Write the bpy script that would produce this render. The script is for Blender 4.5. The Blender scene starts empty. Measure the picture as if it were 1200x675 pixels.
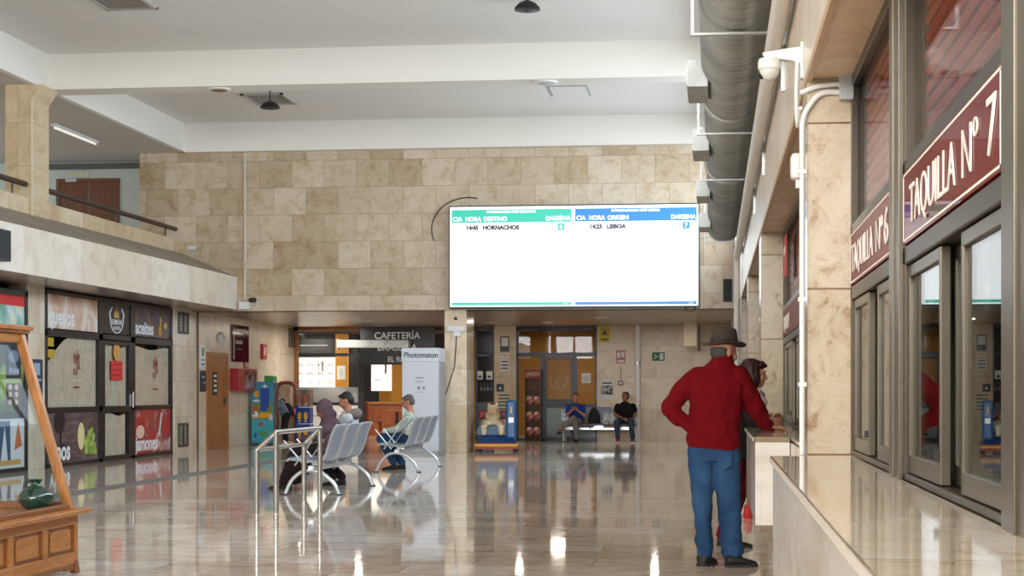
import bpy, bmesh, math, random
from mathutils import Vector, Matrix, noise as mnoise
random.seed(7)
C = bpy.context.scene.collection
R = math.radians
PI = math.pi

# ------------------------------------------------------------------ materials
def lin(c):
    def f(v):
        v /= 255.0
        return v / 12.92 if v <= 0.04045 else ((v + 0.055) / 1.055) ** 2.4
    return (f(c[0]), f(c[1]), f(c[2]), 1.0)

_m = {}
def mat(name, rgb=(200, 200, 200), rough=0.5, metal=0.0, emit=0.0, spec=0.5, coat=0.0):
    if name in _m: return _m[name]
    m = bpy.data.materials.new(name); m.use_nodes = True
    b = m.node_tree.nodes['Principled BSDF']
    b.inputs['Base Color'].default_value = lin(rgb)
    b.inputs['Roughness'].default_value = rough
    b.inputs['Metallic'].default_value = metal
    b.inputs['Specular IOR Level'].default_value = spec
    b.inputs['Coat Weight'].default_value = coat
    if emit:
        b.inputs['Emission Color'].default_value = lin(rgb)
        b.inputs['Emission Strength'].default_value = emit
    _m[name] = m
    return m

def nd(m, t, **kw):
    n = m.node_tree.nodes.new(t)
    for k, v in kw.items(): setattr(n, k, v)
    return n

def ramp(m, stops):
    r = nd(m, 'ShaderNodeValToRGB'); e = r.color_ramp.elements
    e[0].position, e[0].color = stops[0][0], lin(stops[0][1])
    e[1].position, e[1].color = stops[-1][0], lin(stops[-1][1])
    for p, c in stops[1:-1]:
        x = e.new(p); x.color = lin(c)
    return r

def mixc(m, mode, a, b, fac):
    n = nd(m, 'ShaderNodeMix', data_type='RGBA', blend_type=mode)
    L = m.node_tree.links
    if hasattr(fac, 'is_linked'): L.new(fac, n.inputs[0])
    else: n.inputs[0].default_value = fac
    for s, v in ((n.inputs[6], a), (n.inputs[7], b)):
        if hasattr(v, 'is_linked'): L.new(v, s)
        else: s.default_value = v
    return n.outputs[2]

def stone(name, c1, c2, joint, veins, axes='xz', tile=(0.62, 0.58), mortar=0.004, offset=0.5, rough=0.25,
          scale=(3, 3), vein_amt=0.6, spec=0.5, bump=0.0, shift=(0, 0), bias=0.0, detail_rough=0.65, coords='Object'):
    """tiled stone: brick pattern over two world axes, clouded veins, darker joints"""
    if name in _m: return _m[name]
    m = mat(name, rough=rough, spec=spec); nt = m.node_tree; L = nt.links
    b = nt.nodes['Principled BSDF']
    tc = nd(m, 'ShaderNodeTexCoord'); sep = nd(m, 'ShaderNodeSeparateXYZ'); cmb = nd(m, 'ShaderNodeCombineXYZ')
    L.new(tc.outputs[coords], sep.inputs[0])
    for i, a in enumerate(axes):
        ad = nd(m, 'ShaderNodeMath', operation='ADD'); ad.inputs[1].default_value = shift[i]
        L.new(sep.outputs['xyz'.index(a)], ad.inputs[0]); L.new(ad.outputs[0], cmb.inputs[i])
    br = nd(m, 'ShaderNodeTexBrick'); br.offset = offset
    br.inputs['Color1'].default_value = lin(c1); br.inputs['Color2'].default_value = lin(c2)
    br.inputs['Mortar'].default_value = lin(joint); br.inputs['Scale'].default_value = 1
    br.inputs['Mortar Size'].default_value = mortar; br.inputs['Mortar Smooth'].default_value = 0.1
    br.inputs['Bias'].default_value = bias
    br.inputs['Brick Width'].default_value = tile[0]; br.inputs['Row Height'].default_value = tile[1]
    L.new(cmb.outputs[0], br.inputs['Vector'])
    # a random offset per tile so that the veins do not run through the joints
    b2 = nd(m, 'ShaderNodeTexBrick'); b2.offset = offset
    for k in ('Brick Width', 'Row Height', 'Scale', 'Mortar Size'): b2.inputs[k].default_value = br.inputs[k].default_value
    b2.inputs['Color1'].default_value = (0, 0, 0, 1); b2.inputs['Color2'].default_value = (1, 1, 1, 1); b2.inputs['Mortar'].default_value = (0.5, 0.5, 0.5, 1)
    L.new(cmb.outputs[0], b2.inputs['Vector'])
    off = nd(m, 'ShaderNodeVectorMath', operation='SCALE'); off.inputs['Scale'].default_value = 37.0
    L.new(b2.outputs['Color'], off.inputs[0])
    ad = nd(m, 'ShaderNodeVectorMath', operation='ADD'); L.new(tc.outputs[coords], ad.inputs[0]); L.new(off.outputs[0], ad.inputs[1])
    mp = nd(m, 'ShaderNodeMapping'); sc = [1, 1, 1]
    for i, a in enumerate(axes): sc['xyz'.index(a)] = scale[i]
    mp.inputs['Scale'].default_value = sc; L.new(ad.outputs[0], mp.inputs['Vector'])
    nz = nd(m, 'ShaderNodeTexNoise'); nz.inputs['Scale'].default_value = 1.0; nz.inputs['Detail'].default_value = 8
    nz.inputs['Roughness'].default_value = detail_rough; nz.inputs['Distortion'].default_value = 0.6
    L.new(mp.outputs[0], nz.inputs['Vector'])
    rp = ramp(m, veins); L.new(nz.outputs[0], rp.inputs[0])
    col = mixc(m, 'MULTIPLY', br.outputs['Color'], rp.outputs[0], vein_amt)
    L.new(col, b.inputs['Base Color'])
    if bump:
        bp = nd(m, 'ShaderNodeBump'); bp.inputs['Strength'].default_value = bump; bp.inputs['Distance'].default_value = 0.01
        L.new(nz.outputs[0], bp.inputs['Height']); L.new(bp.outputs[0], b.inputs['Normal'])
    return m

def wood(name, c1, c2, rough=0.4, scale=(2, 2, 14), coat=0.0):
    if name in _m: return _m[name]
    m = mat(name, rough=rough, coat=coat); L = m.node_tree.links
    tc = nd(m, 'ShaderNodeTexCoord'); mp = nd(m, 'ShaderNodeMapping'); mp.inputs['Scale'].default_value = scale
    nz = nd(m, 'ShaderNodeTexNoise'); nz.inputs['Scale'].default_value = 2.2; nz.inputs['Detail'].default_value = 7; nz.inputs['Distortion'].default_value = 1.2
    L.new(tc.outputs['Object'], mp.inputs[0]); L.new(mp.outputs[0], nz.inputs['Vector'])
    rp = ramp(m, [(0.3, c1), (0.7, c2)]); L.new(nz.outputs[0], rp.inputs[0])
    L.new(rp.outputs[0], m.node_tree.nodes['Principled BSDF'].inputs['Base Color'])
    return m

def blotch(name, stops=None, scale=3.0, rough=0.6, detail=4, distort=0.5, stretch=(1, 1, 1), spec=0.5, metal=0.0, bump=0.0):
    """noise-coloured surface"""
    if name in _m: return _m[name]
    m = mat(name, rough=rough, spec=spec, metal=metal); L = m.node_tree.links
    tc = nd(m, 'ShaderNodeTexCoord'); mp = nd(m, 'ShaderNodeMapping'); mp.inputs['Scale'].default_value = stretch
    nz = nd(m, 'ShaderNodeTexNoise'); nz.inputs['Scale'].default_value = scale; nz.inputs['Detail'].default_value = detail; nz.inputs['Distortion'].default_value = distort
    L.new(tc.outputs['Object'], mp.inputs[0]); L.new(mp.outputs[0], nz.inputs['Vector'])
    rp = ramp(m, stops); L.new(nz.outputs[0], rp.inputs[0])
    b = m.node_tree.nodes['Principled BSDF']
    L.new(rp.outputs[0], b.inputs['Base Color'])
    if bump:
        bp = nd(m, 'ShaderNodeBump'); bp.inputs['Strength'].default_value = bump; bp.inputs['Distance'].default_value = 0.01
        L.new(nz.outputs[0], bp.inputs['Height']); L.new(bp.outputs[0], b.inputs['Normal'])
    return m

def glass(name, tint=(235, 240, 240), ior=1.5, boost=1.0, rough=0.0):
    if name in _m: return _m[name]
    m = bpy.data.materials.new(name); m.use_nodes = True; nt = m.node_tree; L = nt.links
    nt.nodes.remove(nt.nodes['Principled BSDF'])
    out = nt.nodes['Material Output']
    tr = nd(m, 'ShaderNodeBsdfTransparent'); tr.inputs[0].default_value = lin(tint)
    gl = nd(m, 'ShaderNodeBsdfGlossy'); gl.inputs['Roughness'].default_value = rough
    fr = nd(m, 'ShaderNodeFresnel'); fr.inputs[0].default_value = ior
    ml = nd(m, 'ShaderNodeMath', operation='MULTIPLY', use_clamp=True); ml.inputs[1].default_value = boost
    mx = nd(m, 'ShaderNodeMixShader')
    L.new(fr.outputs[0], ml.inputs[0]); L.new(ml.outputs[0], mx.inputs[0]); L.new(tr.outputs[0], mx.inputs[1]); L.new(gl.outputs[0], mx.inputs[2])
    L.new(mx.outputs[0], out.inputs[0]); _m[name] = m
    return m

# ------------------------------------------------------------------ objects
def tag(o, label=None, cat=None, group=None, kind=None):
    if label: o['label'] = label
    if cat: o['category'] = cat
    if group: o['group'] = group
    if kind: o['kind'] = kind
    return o

def thing(name, label, cat, loc=(0, 0, 0), rz=0.0, group=None):
    o = bpy.data.objects.new(name, None); C.objects.link(o)
    o.empty_display_size = 0.1
    o.location = loc; o.rotation_euler = (0, 0, R(rz))
    return tag(o, label, cat, group)

def copy_tree(o, parent=None):
    c = o.copy(); C.objects.link(c)
    if parent: c.parent = parent
    for ch in list(o.children): copy_tree(ch, c)
    return c

def nsuf(name): return name

class MB:
    def __init__(s): s.bm = bmesh.new()
    def box(s, x0, x1, y0, y1, z0, z1, M=None):
        vs = [s.bm.verts.new(Vector((x, y, z)) if M is None else M @ Vector((x, y, z))) for x in (x0, x1) for y in (y0, y1) for z in (z0, z1)]
        for f in ((0, 1, 3, 2), (4, 6, 7, 5), (0, 4, 5, 1), (2, 3, 7, 6), (0, 2, 6, 4), (1, 5, 7, 3)):
            s.bm.faces.new([vs[i] for i in f])
        return s
    def hexa(s, p):   # eight points: bottom four, top four
        vs = [s.bm.verts.new(q) for q in p]
        for f in ((3, 2, 1, 0), (4, 5, 6, 7), (0, 1, 5, 4), (1, 2, 6, 5), (2, 3, 7, 6), (3, 0, 4, 7)):
            s.bm.faces.new([vs[i] for i in f])
        return s
    def rings(s, rings, cap=True):
        prev = None; first = None
        for ring in rings:
            vs = [s.bm.verts.new(p) for p in ring]
            if prev:
                n = len(vs)
                for i in range(n):
                    s.bm.faces.new((prev[i], prev[(i + 1) % n], vs[(i + 1) % n], vs[i]))
            else: first = vs
            prev = vs
        if cap:
            s.bm.faces.new(list(reversed(first))); s.bm.faces.new(prev)
        return s
    def tube(s, pts, r, n=10, cap=True):
        pts = [Vector(p) for p in pts]
        rr = r if isinstance(r, (list, tuple)) else [r] * len(pts)
        out = []; up = None
        for i, p in enumerate(pts):
            d = (pts[min(i + 1, len(pts) - 1)] - pts[max(i - 1, 0)]).normalized()
            if up is None:
                up = Vector((0, 0, 1)) if abs(d.z) < 0.9 else Vector((1, 0, 0))
            a = (up - d * up.dot(d)).normalized(); up = a
            b = d.cross(a)
            out.append([p + (a * math.cos(2 * PI * k / n) + b * math.sin(2 * PI * k / n)) * rr[i] for k in range(n)])
        return s.rings(out, cap)
    def cyl(s, p0, p1, r0, r1=None, n=16): return s.tube([p0, p1], [r0, r0 if r1 is None else r1], n)
    def lathe(s, prof, c=(0, 0, 0), n=24, M=None):
        out = []
        for r, z in prof:
            ring = [Vector((r * math.cos(2 * PI * k / n), r * math.sin(2 * PI * k / n), z)) for k in range(n)]
            out.append([(M @ v if M else v) + Vector(c) for v in ring])
        return s.rings(out)
    def prism(s, poly, lo, hi, axes='xz'):   # polygon over two axes, extruded along the third
        k = [a for a in 'xyz' if a not in axes][0]
        def P(u, v, w):
            d = {axes[0]: u, axes[1]: v, k: w}; return Vector((d['x'], d['y'], d['z']))
        a = [s.bm.verts.new(P(u, v, lo)) for u, v in poly]; b = [s.bm.verts.new(P(u, v, hi)) for u, v in poly]
        n = len(poly)
        s.bm.faces.new(a); s.bm.faces.new(list(reversed(b)))
        for i in range(n): s.bm.faces.new((a[(i + 1) % n], a[i], b[i], b[(i + 1) % n]))
        return s
    def ell(s, c, r, M=None, u=16, v=10):
        c = Vector(c); r = (r, r, r) if isinstance(r, (int, float)) else r
        out = []
        for j in range(1, v):
            t = PI * j / v; ring = []
            for i in range(u):
                q = Vector((r[0] * math.sin(t) * math.cos(2 * PI * i / u), r[1] * math.sin(t) * math.sin(2 * PI * i / u), -r[2] * math.cos(t)))
                ring.append((M @ q if M else q) + c)
            out.append(ring)
        return s.rings(out)
    def limb(s, pts, rr, n=12):   # chain of tapered capsules
        for i in range(len(pts) - 1):
            a, b = Vector(pts[i]), Vector(pts[i + 1]); s.tube([a, b], [rr[i], rr[i + 1]], n)
        for p, r in zip(pts, rr): s.ell(p, r, None, n, 8)
        return s
    def loft(s, rings, n=20, p=2.0):    # horizontal oval rings (cx, cy, cz, rx, ry[, yaw])
        out = []
        for q in rings:
            cx, cy, cz, rx, ry = q[:5]; yaw = q[5] if len(q) > 5 else 0; ring = []
            for i in range(n):
                t = 2 * PI * i / n; ct, st = math.cos(t), math.sin(t)
                x = rx * abs(ct) ** (2 / p) * (1 if ct > 0 else -1); y = ry * abs(st) ** (2 / p) * (1 if st > 0 else -1)
                ring.append(Vector((cx + x * math.cos(yaw) - y * math.sin(yaw), cy + x * math.sin(yaw) + y * math.cos(yaw), cz)))
            out.append(ring)
        return s.rings(out)
    def xform(s, M):
        bmesh.ops.transform(s.bm, matrix=M, verts=s.bm.verts); return s
    def build(s, name, m, parent=None, bevel=0.0, smooth=False, kind=None, label=None, cat=None, group=None):
        bmesh.ops.recalc_face_normals(s.bm, faces=s.bm.faces)
        me = bpy.data.meshes.new(name); s.bm.to_mesh(me); s.bm.free()
        o = bpy.data.objects.new(name, me); C.objects.link(o)
        if m: me.materials.append(m)
        if parent: o.parent = parent
        if smooth:
            for p in me.polygons: p.use_smooth = True
            try: me.set_sharp_from_angle(angle=R(45))
            except Exception: pass
        if bevel:
            bv = o.modifiers.new('bevel', 'BEVEL'); bv.width = bevel; bv.segments = 2; bv.limit_method = 'ANGLE'
        return tag(o, label, cat, group, kind)

def arc(c, r, a0, a1, n, plane='xz'):
    out = []
    for i in range(n + 1):
        a = a0 + (a1 - a0) * i / n; u, v = r * math.cos(a), r * math.sin(a)
        d = {'x': 0, 'y': 0, 'z': 0}; d[plane[0]] = u; d[plane[1]] = v
        out.append(Vector(c) + Vector((d['x'], d['y'], d['z'])))
    return out

def fillet(pts, r, n=6):
    pts = [Vector(p) for p in pts]; out = [pts[0]]
    for i in range(1, len(pts) - 1):
        p = pts[i]; a = (pts[i - 1] - p); b = (pts[i + 1] - p)
        k = min(r, a.length * 0.49, b.length * 0.49)
        A = p + a.normalized() * k; B = p + b.normalized() * k
        for j in range(n + 1):
            t = j / n; out.append(A * (1 - t) ** 2 + p * 2 * t * (1 - t) + B * t * t)
    out.append(pts[-1]); return out

def text(name, s, size, loc, m, parent=None, rot=(90, 0, 0), sx=1.0, align='LEFT', ext=0.002, bold=0.0, va='BOTTOM_BASELINE', spacing=1.0, shear=0.0):
    cu = bpy.data.curves.new(name, 'FONT'); cu.body = s; cu.size = size
    cu.align_x = align; cu.align_y = va; cu.extrude = ext; cu.offset = bold; cu.space_character = spacing; cu.shear = shear
    cu.resolution_u = 3
    t = bpy.data.objects.new(name + '_tmp', cu); C.objects.link(t)
    bpy.context.view_layer.update()
    me = bpy.data.meshes.new_from_object(t.evaluated_get(bpy.context.evaluated_depsgraph_get()))
    bpy.data.objects.remove(t); bpy.data.curves.remove(cu)
    me.transform(Matrix.Diagonal((sx, 1, 1, 1)))
    o = bpy.data.objects.new(name, me); C.objects.link(o); me.materials.clear(); me.materials.append(m)
    o.location = loc; o.rotation_euler = [R(a) for a in rot]
    if parent: o.parent = parent
    return o

def organic(mb, name, m, parent=None, voxel=0.01, smooth=4, amp=0.0, freq=8.0, loc=None, stretch=(1, 1, 1), mod=None):
    """joins overlapping solids into one continuous skin"""
    bmesh.ops.recalc_face_normals(mb.bm, faces=mb.bm.faces)
    me = bpy.data.meshes.new(name + '_t'); mb.bm.to_mesh(me); mb.bm.free()
    t = bpy.data.objects.new(name + '_t', me); C.objects.link(t)
    r = t.modifiers.new('r', 'REMESH'); r.mode = 'VOXEL'; r.voxel_size = voxel
    if smooth:
        q = t.modifiers.new('s', 'SMOOTH'); q.factor = 0.5; q.iterations = smooth
    bpy.context.view_layer.update()
    nm = bpy.data.meshes.new_from_object(t.evaluated_get(bpy.context.evaluated_depsgraph_get()))
    bpy.data.objects.remove(t); bpy.data.meshes.remove(me)
    if amp:
        nn = [v.normal.copy() for v in nm.vertices]
        for v, n in zip(nm.vertices, nn):
            q = Vector((v.co.x * stretch[0], v.co.y * stretch[1], v.co.z * stretch[2]))
            k = mnoise.noise(q * freq) + 0.5 * mnoise.noise(q * freq * 2.3 + Vector((5, 1, 9)))
            v.co += n * amp * k * (mod(v.co) if mod else 1.0)
    for p in nm.polygons: p.use_smooth = True
    nm.name = name
    o = bpy.data.objects.new(name, nm); C.objects.link(o); nm.materials.clear(); nm.materials.append(m)
    if parent: o.parent = parent
    return o

def struct(name, mb, m, label=None, bevel=0.0):
    return mb.build(name, m, None, bevel, kind='structure', label=label)
# ------------------------------------------------------------------ the place (metres; camera at x=0, y=0, hall runs along +y)
XR, XG, XC, XL = 0.44, 0.64, 0.26, -11.1
YB, YF = 35.5, 44.5
VEIN = [(0.30, (214, 196, 168)), (0.48, (245, 240, 230)), (0.62, (255, 255, 255)), (0.8, (225, 205, 175))]
VEIN_SOFT = [(0.3, (225, 215, 200)), (0.55, (255, 255, 255)), (0.8, (235, 225, 210))]
TRAV = stone('travertine_back', (184, 162, 133), (218, 204, 184), (150, 130, 104), VEIN, 'xz', (0.70, 0.575), 0.004, 0.43, 0.32, (4.2, 4.2), 0.9, shift=(0.2, 0.13))
TRAV_Y = stone('travertine_side', (216, 202, 182), (234, 225, 212), (172, 150, 122), VEIN, 'yz', (0.8, 0.75), 0.004, 0.0, 0.3, (2.2, 2.2), 0.75)
TRAV_X = stone('travertine_pier', (214, 192, 160), (232, 216, 192), (172, 150, 122), VEIN, 'xz', (2.3, 0.77), 0.004, 0.0, 0.22, (5, 3.5), 0.85, shift=(0.9, -0.22))
FASCIA = stone('fascia_marble', (222, 208, 190), (240, 233, 224), (196, 182, 164), VEIN_SOFT, 'yz', (1.15, 1.6), 0.003, 0.0, 0.28, (1.6, 2.4), 0.8, shift=(0, 0.3))
WALLR = stone('upper_wall_marble', (224, 211, 194), (236, 227, 215), (186, 172, 152), VEIN_SOFT, 'yz', (0.62, 1.4), 0.004, 0.0, 0.3, (3.2, 1.2), 0.7, shift=(0, 0.02))
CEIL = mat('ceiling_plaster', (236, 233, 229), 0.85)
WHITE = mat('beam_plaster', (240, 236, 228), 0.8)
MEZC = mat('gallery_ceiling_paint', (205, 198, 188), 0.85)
SOFFIT = mat('soffit_metal', (168, 156, 146), 0.28, 0.55)
FLOORM = stone('floor_marble', (222, 206, 190), (250, 245, 238), (176, 164, 152),
               [(0.25, (200, 180, 160)), (0.40, (230, 219, 208)), (0.5, (255, 253, 250)), (0.62, (232, 219, 206)), (0.8, (206, 186, 168))],
               'xy', (0.9, 0.6), 0.004, 0.5, 0.05, (1.5, 3.4), 0.95, spec=0.7, bump=0.005)
GREYSTONE = blotch('grey_inlay', [(0.3, (112, 112, 114)), (0.7, (140, 139, 139))], 6, 0.3, spec=0.35)
PALEWALL = mat('pale_wall_panel', (218, 222, 228), 0.4)
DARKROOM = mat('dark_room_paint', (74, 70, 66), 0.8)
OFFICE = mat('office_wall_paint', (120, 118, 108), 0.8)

struct('floor', MB().box(-16, 5, -7, 56, -0.3, 0), FLOORM, 'polished beige and grey veined marble floor')
struct('trim_1', MB().box(-8.24, -7.84, -6, 31.35, 0, 0.002), GREYSTONE, 'grey stone inlay strip running along the hall floor')
struct('trim_2', MB().box(-7.84, 0.3, 31.1, 31.35, 0, 0.002), mat('pale_inlay', (186, 184, 180), 0.1, spec=0.7), 'pale stone inlay strip crossing the hall floor')
struct('ceiling', MB().box(-11.2, XG + 0.1, -6, 52, 7.0, 7.2), CEIL, 'plain plaster ceiling of the hall')
b = MB().box(-11.2, XR, 27.78, 28.35, 6.4, 7.0)
struct('beam', b, WHITE, 'white ceiling beam crossing the hall')
struct('beam', MB().box(-11.2, XR, 19.9, 20.45, 6.4, 7.0), WHITE, 'white ceiling beam nearer than the frame shows')
struct('beam', MB().box(-11.2, XR, 35.25, YB + 0.1, 6.38, 7.0), WHITE, 'white band above the travertine end wall')
# gallery on the left
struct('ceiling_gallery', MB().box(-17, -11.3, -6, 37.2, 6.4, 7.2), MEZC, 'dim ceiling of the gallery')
struct('beam', MB().box(-11.3, -11.195, -6, 35.3, 6.4, 7.0), WHITE, 'white edge of the gallery ceiling')
g = MB()
g.prism([(-10.1, 3.03), (-10.1, 3.73), (-11.3, 4.24), (-11.3, 4.51), (-11.55, 4.51), (-11.55, 3.75), (-17, 3.75), (-17, 3.03)], -6, YB + 0.02, 'xz')
gal = struct('slab', g, FASCIA, 'gallery edge clad in pale marble above the shops')
gal.data.materials.append(blotch('sloped_ledge_paint', [(0.3, (142, 130, 114)), (0.7, (160, 148, 132))], 2, 0.7)); gal.data.materials.append(SOFFIT)
gal.data.materials.append(stone('parapet_travertine', (208, 185, 152), (228, 212, 186), (170, 148, 118), VEIN, 'yz', (1.1, 1.0), 0.004, 0.0, 0.35, (2.5, 2.5), 0.85))
for p in gal.data.polygons:
    n, c = p.normal, p.center
    if n.z < -0.9: p.material_index = 2
    elif 0.3 < n.z < 0.97 and n.x > 0.1: p.material_index = 1
    elif c.x < -11.25 and n.x > 0.9: p.material_index = 3
# slab under the rear hall
s_ = struct('slab', MB().box(-12.3, XG + .2, YB + 0.02, 56, 3.0, 3.4), SOFFIT, 'low metal soffit over the entrances at the back')
struct('wall_back', MB().box(-12.25, XG, YB, YB + 0.4, 3.0, 7.0), TRAV, 'travertine tiled upper end wall')
# lintel edge trim
# gallery end wall and door
MINT = mat('gallery_wall_paint', (206, 214, 206), 0.7)
struct('wall_gallery', MB().box(-17, -12.25, 36.7, 36.95, 3.75, 6.4), MINT, 'pale green end wall of the gallery')
struct('wall_gallery_outer', MB().box(-17.2, -17, -6, 37, 3.0, 7.0), MINT, 'outer wall of the gallery')
# column on gallery: shaft with a splayed head
cb = MB()
cb.prism([(-11.72, 4.0), (-11.26, 4.0), (-11.26, 6.14), (-11.09, 6.4), (-11.72, 6.4)], 27.25, 28.0, 'xz')
struct('column', cb, stone('column_travertine', (206, 184, 148), (222, 203, 172), (176, 154, 122), VEIN, 'xz', (2.3, 0.72), 0.004, 0, 0.35, (4, 3), 0.8), 'travertine clad gallery column with splayed head', 0.006)
struct('trim_3', MB().box(-11.258, -11.245, 27.235, 27.255, 4.0, 6.14), mat('edge_trim', (236, 226, 205), 0.5), 'pale edge of gallery column')
# end-wall columns of the ground floor
colm = MB(); colm.box(-5.62, -5.15, YB, YB + 1.1, 0, 3.0)
struct('column', colm, TRAV_X, 'travertine clad column beside the photo booth', 0.008)
# left ground-floor wall
wl = MB()
wl.box(-11.4, XL, -6, 21.0, 0, 3.03); wl.box(-11.4, XL, 26.65, 27.42, 0, 3.03); wl.box(-11.4, XL, 34.13, 45.0, 0, 3.03)
struct('wall_left', wl, TRAV_Y, 'travertine clad left wall with shops')
struct('trim_4', MB().box(XL, XL + 0.03, 35.86, 35.92, 0, 3.03), mat('brown_strip', (120, 84, 56), 0.5), 'narrow brown strip on left wall')
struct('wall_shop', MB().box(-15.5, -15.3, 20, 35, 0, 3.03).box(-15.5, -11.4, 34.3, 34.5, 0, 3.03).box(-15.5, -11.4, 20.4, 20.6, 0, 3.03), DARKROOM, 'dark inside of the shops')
# back recess
wb = MB()
wb.box(-5.72, -5.14, YF - 0.02, YF + 0.3, 0, 3.0)            # pier with notices
wb.box(-3.02, XR + 0.2, YF, YF + 0.3, 0, 3.0)                # solid wall behind the bench
struct('wall_recess', wb, stone('travertine_recess', (205, 184, 155), (222, 205, 180), (172, 150, 122), VEIN, 'xz', (0.98, 0.82), 0.004, 0.5, 0.3, (2.6, 2.6), 0.85), 'travertine wall at the back entrance')
struct('wall_recess_beam', MB().box(-11.4, -3.02, YF, YF + 0.25, 2.9, 3.0), mat('bronze_head', (86, 66, 48), 0.4), 'bronze head above the glass fronts')
# right side: pillars, lintel, upper wall with clerestory
PIL = [(8.15, 8.62), (16.0, 16.7), (22.0, 22.6), (27.0, 27.6)]
pr = MB()
for a, c in PIL: pr.box(XR, XG + 0.35, a, c, 0, 2.77)
struct('pillar', pr, stone('pillar_marble', (200, 188, 168), (212, 203, 188), (140, 114, 90), [(0.34, (190, 154, 116)), (0.45, (240, 230, 214)), (0.58, (255, 252, 246)), (0.66, (226, 204, 176)), (0.8, (204, 174, 140))], 'xz', (2.3, 0.78), 0.005, 0, 0.16, (7, 7), 0.85, shift=(0.9, -0.22), detail_rough=0.75), 'polished marble pillar between the ticket windows', 0.004)
ur = MB()
ur.box(XR, XG + 0.4, -6, 35.5, 2.77, 4.25); ur.box(XR, XG, -6, 35.5, 6.3, 7.0)
for y in (-6, 2.4, 11, 19.5, 28, 35.1): ur.box(XR, XG, y, y + 0.4, 4.25, 6.3)
uw = struct('wall_right', ur, WALLR, 'marble upper wall above the ticket windows')
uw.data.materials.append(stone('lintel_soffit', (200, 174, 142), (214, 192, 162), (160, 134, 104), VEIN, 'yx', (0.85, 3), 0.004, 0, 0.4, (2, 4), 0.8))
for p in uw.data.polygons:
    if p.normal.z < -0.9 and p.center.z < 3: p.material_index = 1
struct('trim_5', MB().box(XR - 0.006, XR + 0.02, -2, 35.5, 2.755, 2.795), mat('lintel_edge', (190, 162, 128), 0.5), 'edge strip of the marble lintel')
for i, (a, c) in enumerate(((2.8, 11), (11.4, 19.5), (19.9, 28), (28.4, 35.1))):
    w = MB(); w.box(XR + .08, XR + .13, a, c, 4.25, 4.31); w.box(XR + .08, XR + .13, a, c, 6.24, 6.3); w.box(XR + .08, XR + .13, a, c, 5.25, 5.3)
    for k in range(6):
        y = a + (c - a) * k / 5; w.box(XR + .08, XR + .13, y - .03, y + .03, 4.31, 6.24)
    struct('window_%d' % (i + 20), w, mat('white_frame', (230, 230, 228), 0.4), 'high clerestory window on the right')
wr = MB()
wr.box(0.645, 0.8, -2, 8.2, 0, 0.98).box(0.5, 0.8, 8.6, 16.02, 0, 0.96).box(0.5, 0.8, 16.6, 22.02, 0, 0.98).box(0.5, 0.8, 22.5, 27.02, 0, 0.98)
struct('wall_right_lower', wr, TRAV_Y, 'marble wall under the ticket counters')
struct('wall_right_end', MB().box(XR, XG, 27.6, YF + 0.2, 0, 2.77).box(XR, XG, 35.4, YF + 0.2, 2.7, 3.0), PALEWALL, 'pale panelled end of the right wall')
pe = MB()
for y in (28.8, 30.6, 32.4, 34.2): pe.box(XR - 0.012, XR + 0.01, y, y + 0.05, 0.1, 2.7)
struct('trim_6', pe, mat('panel_joint', (150, 152, 156), 0.4), 'upright joints of the pale wall panels')
# ticket office behind the glass
of = MB()
of.box(4.6, 4.8, -3, 28, 0, 3.0).box(0.8, 4.6, -3, -2.8, 0, 3.0).box(1.0, 4.6, 27.8, 28, 0, 3.0).box(1.0, 4.6, 8.3, 8.45, 0, 3.0)
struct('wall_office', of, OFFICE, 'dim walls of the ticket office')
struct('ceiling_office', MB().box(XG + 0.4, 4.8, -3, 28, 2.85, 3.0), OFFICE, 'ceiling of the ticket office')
# glazed front behind the camera
ff = MB()
ff.box(-11.2, XG, -6.2, -6, 2.5, 3.1).box(-11.2, XG, -6.2, -6, 5.9, 7.0).box(-17, -11.2, -6.2, -6, 0, 7)
for k in range(11):
    x = -11.2 + k * 1.16; w_ = 0.16 if k % 2 == 0 else 0.05
    ff.box(x - w_, x + w_, -6.15, -6.02, 0, 6)
for z in (1.0, 4.4): ff.box(-11.2, XG, -6.13, -6.05, z - 0.04, z + 0.04)
struct('wall_front', ff, mat('front_frame', (150, 146, 140), 0.5), 'glazed front of the hall behind the viewer')

# ------------------------------------------------------------------ light and camera
def area(name, loc, rot, sx, sy, power, col=(1, 1, 1), spread=180):
    l = bpy.data.lights.new(name, 'AREA'); l.shape = 'RECTANGLE'; l.size = sx; l.size_y = sy; l.energy = power; l.color = col; l.spread = R(spread)
    o = bpy.data.objects.new(name, l); C.objects.link(o); o.location = loc; o.rotation_euler = [R(a) for a in rot]; return o
area('daylight_front_upper', (-5.3, -6.25, 4.5), (90, 0, 0), 11.6, 2.8, 2500, (1.0, 0.975, 0.94))
area('daylight_clerestory', (2.6, 19, 6.7), (0, 90, 0), 4.6, 34, 3600, (0.76, 0.89, 1.0))
for i, (x, y) in enumerate(((-9.6, 42.6), (-8.3, 39.5), (-4.6, 40.5), (-1.4, 41))):  # fill lamps added to brighten the recess, not at the soffit fixtures
    l = bpy.data.lights.new('recess_fill', 'AREA'); l.shape = 'DISK'; l.size = 0.16; l.energy = (45, 20, 20, 20)[i]; l.color = (1, 0.93, 0.82)
    o = bpy.data.objects.new('recess_fill', l); C.objects.link(o); o.location = (x, y, 2.97)
area('gallery_fill', (-16.8, 20, 5.2), (0, -90, 0), 1.6, 30, 170, (0.95, 0.97, 1.0))  # fill lamp added to brighten the gallery; its outer wall has no window
w = bpy.data.worlds.new('sky'); bpy.context.scene.world = w; w.use_nodes = True
w.node_tree.nodes['Background'].inputs[0].default_value = lin((205, 222, 240)); w.node_tree.nodes['Background'].inputs[1].default_value = 1.0

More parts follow.
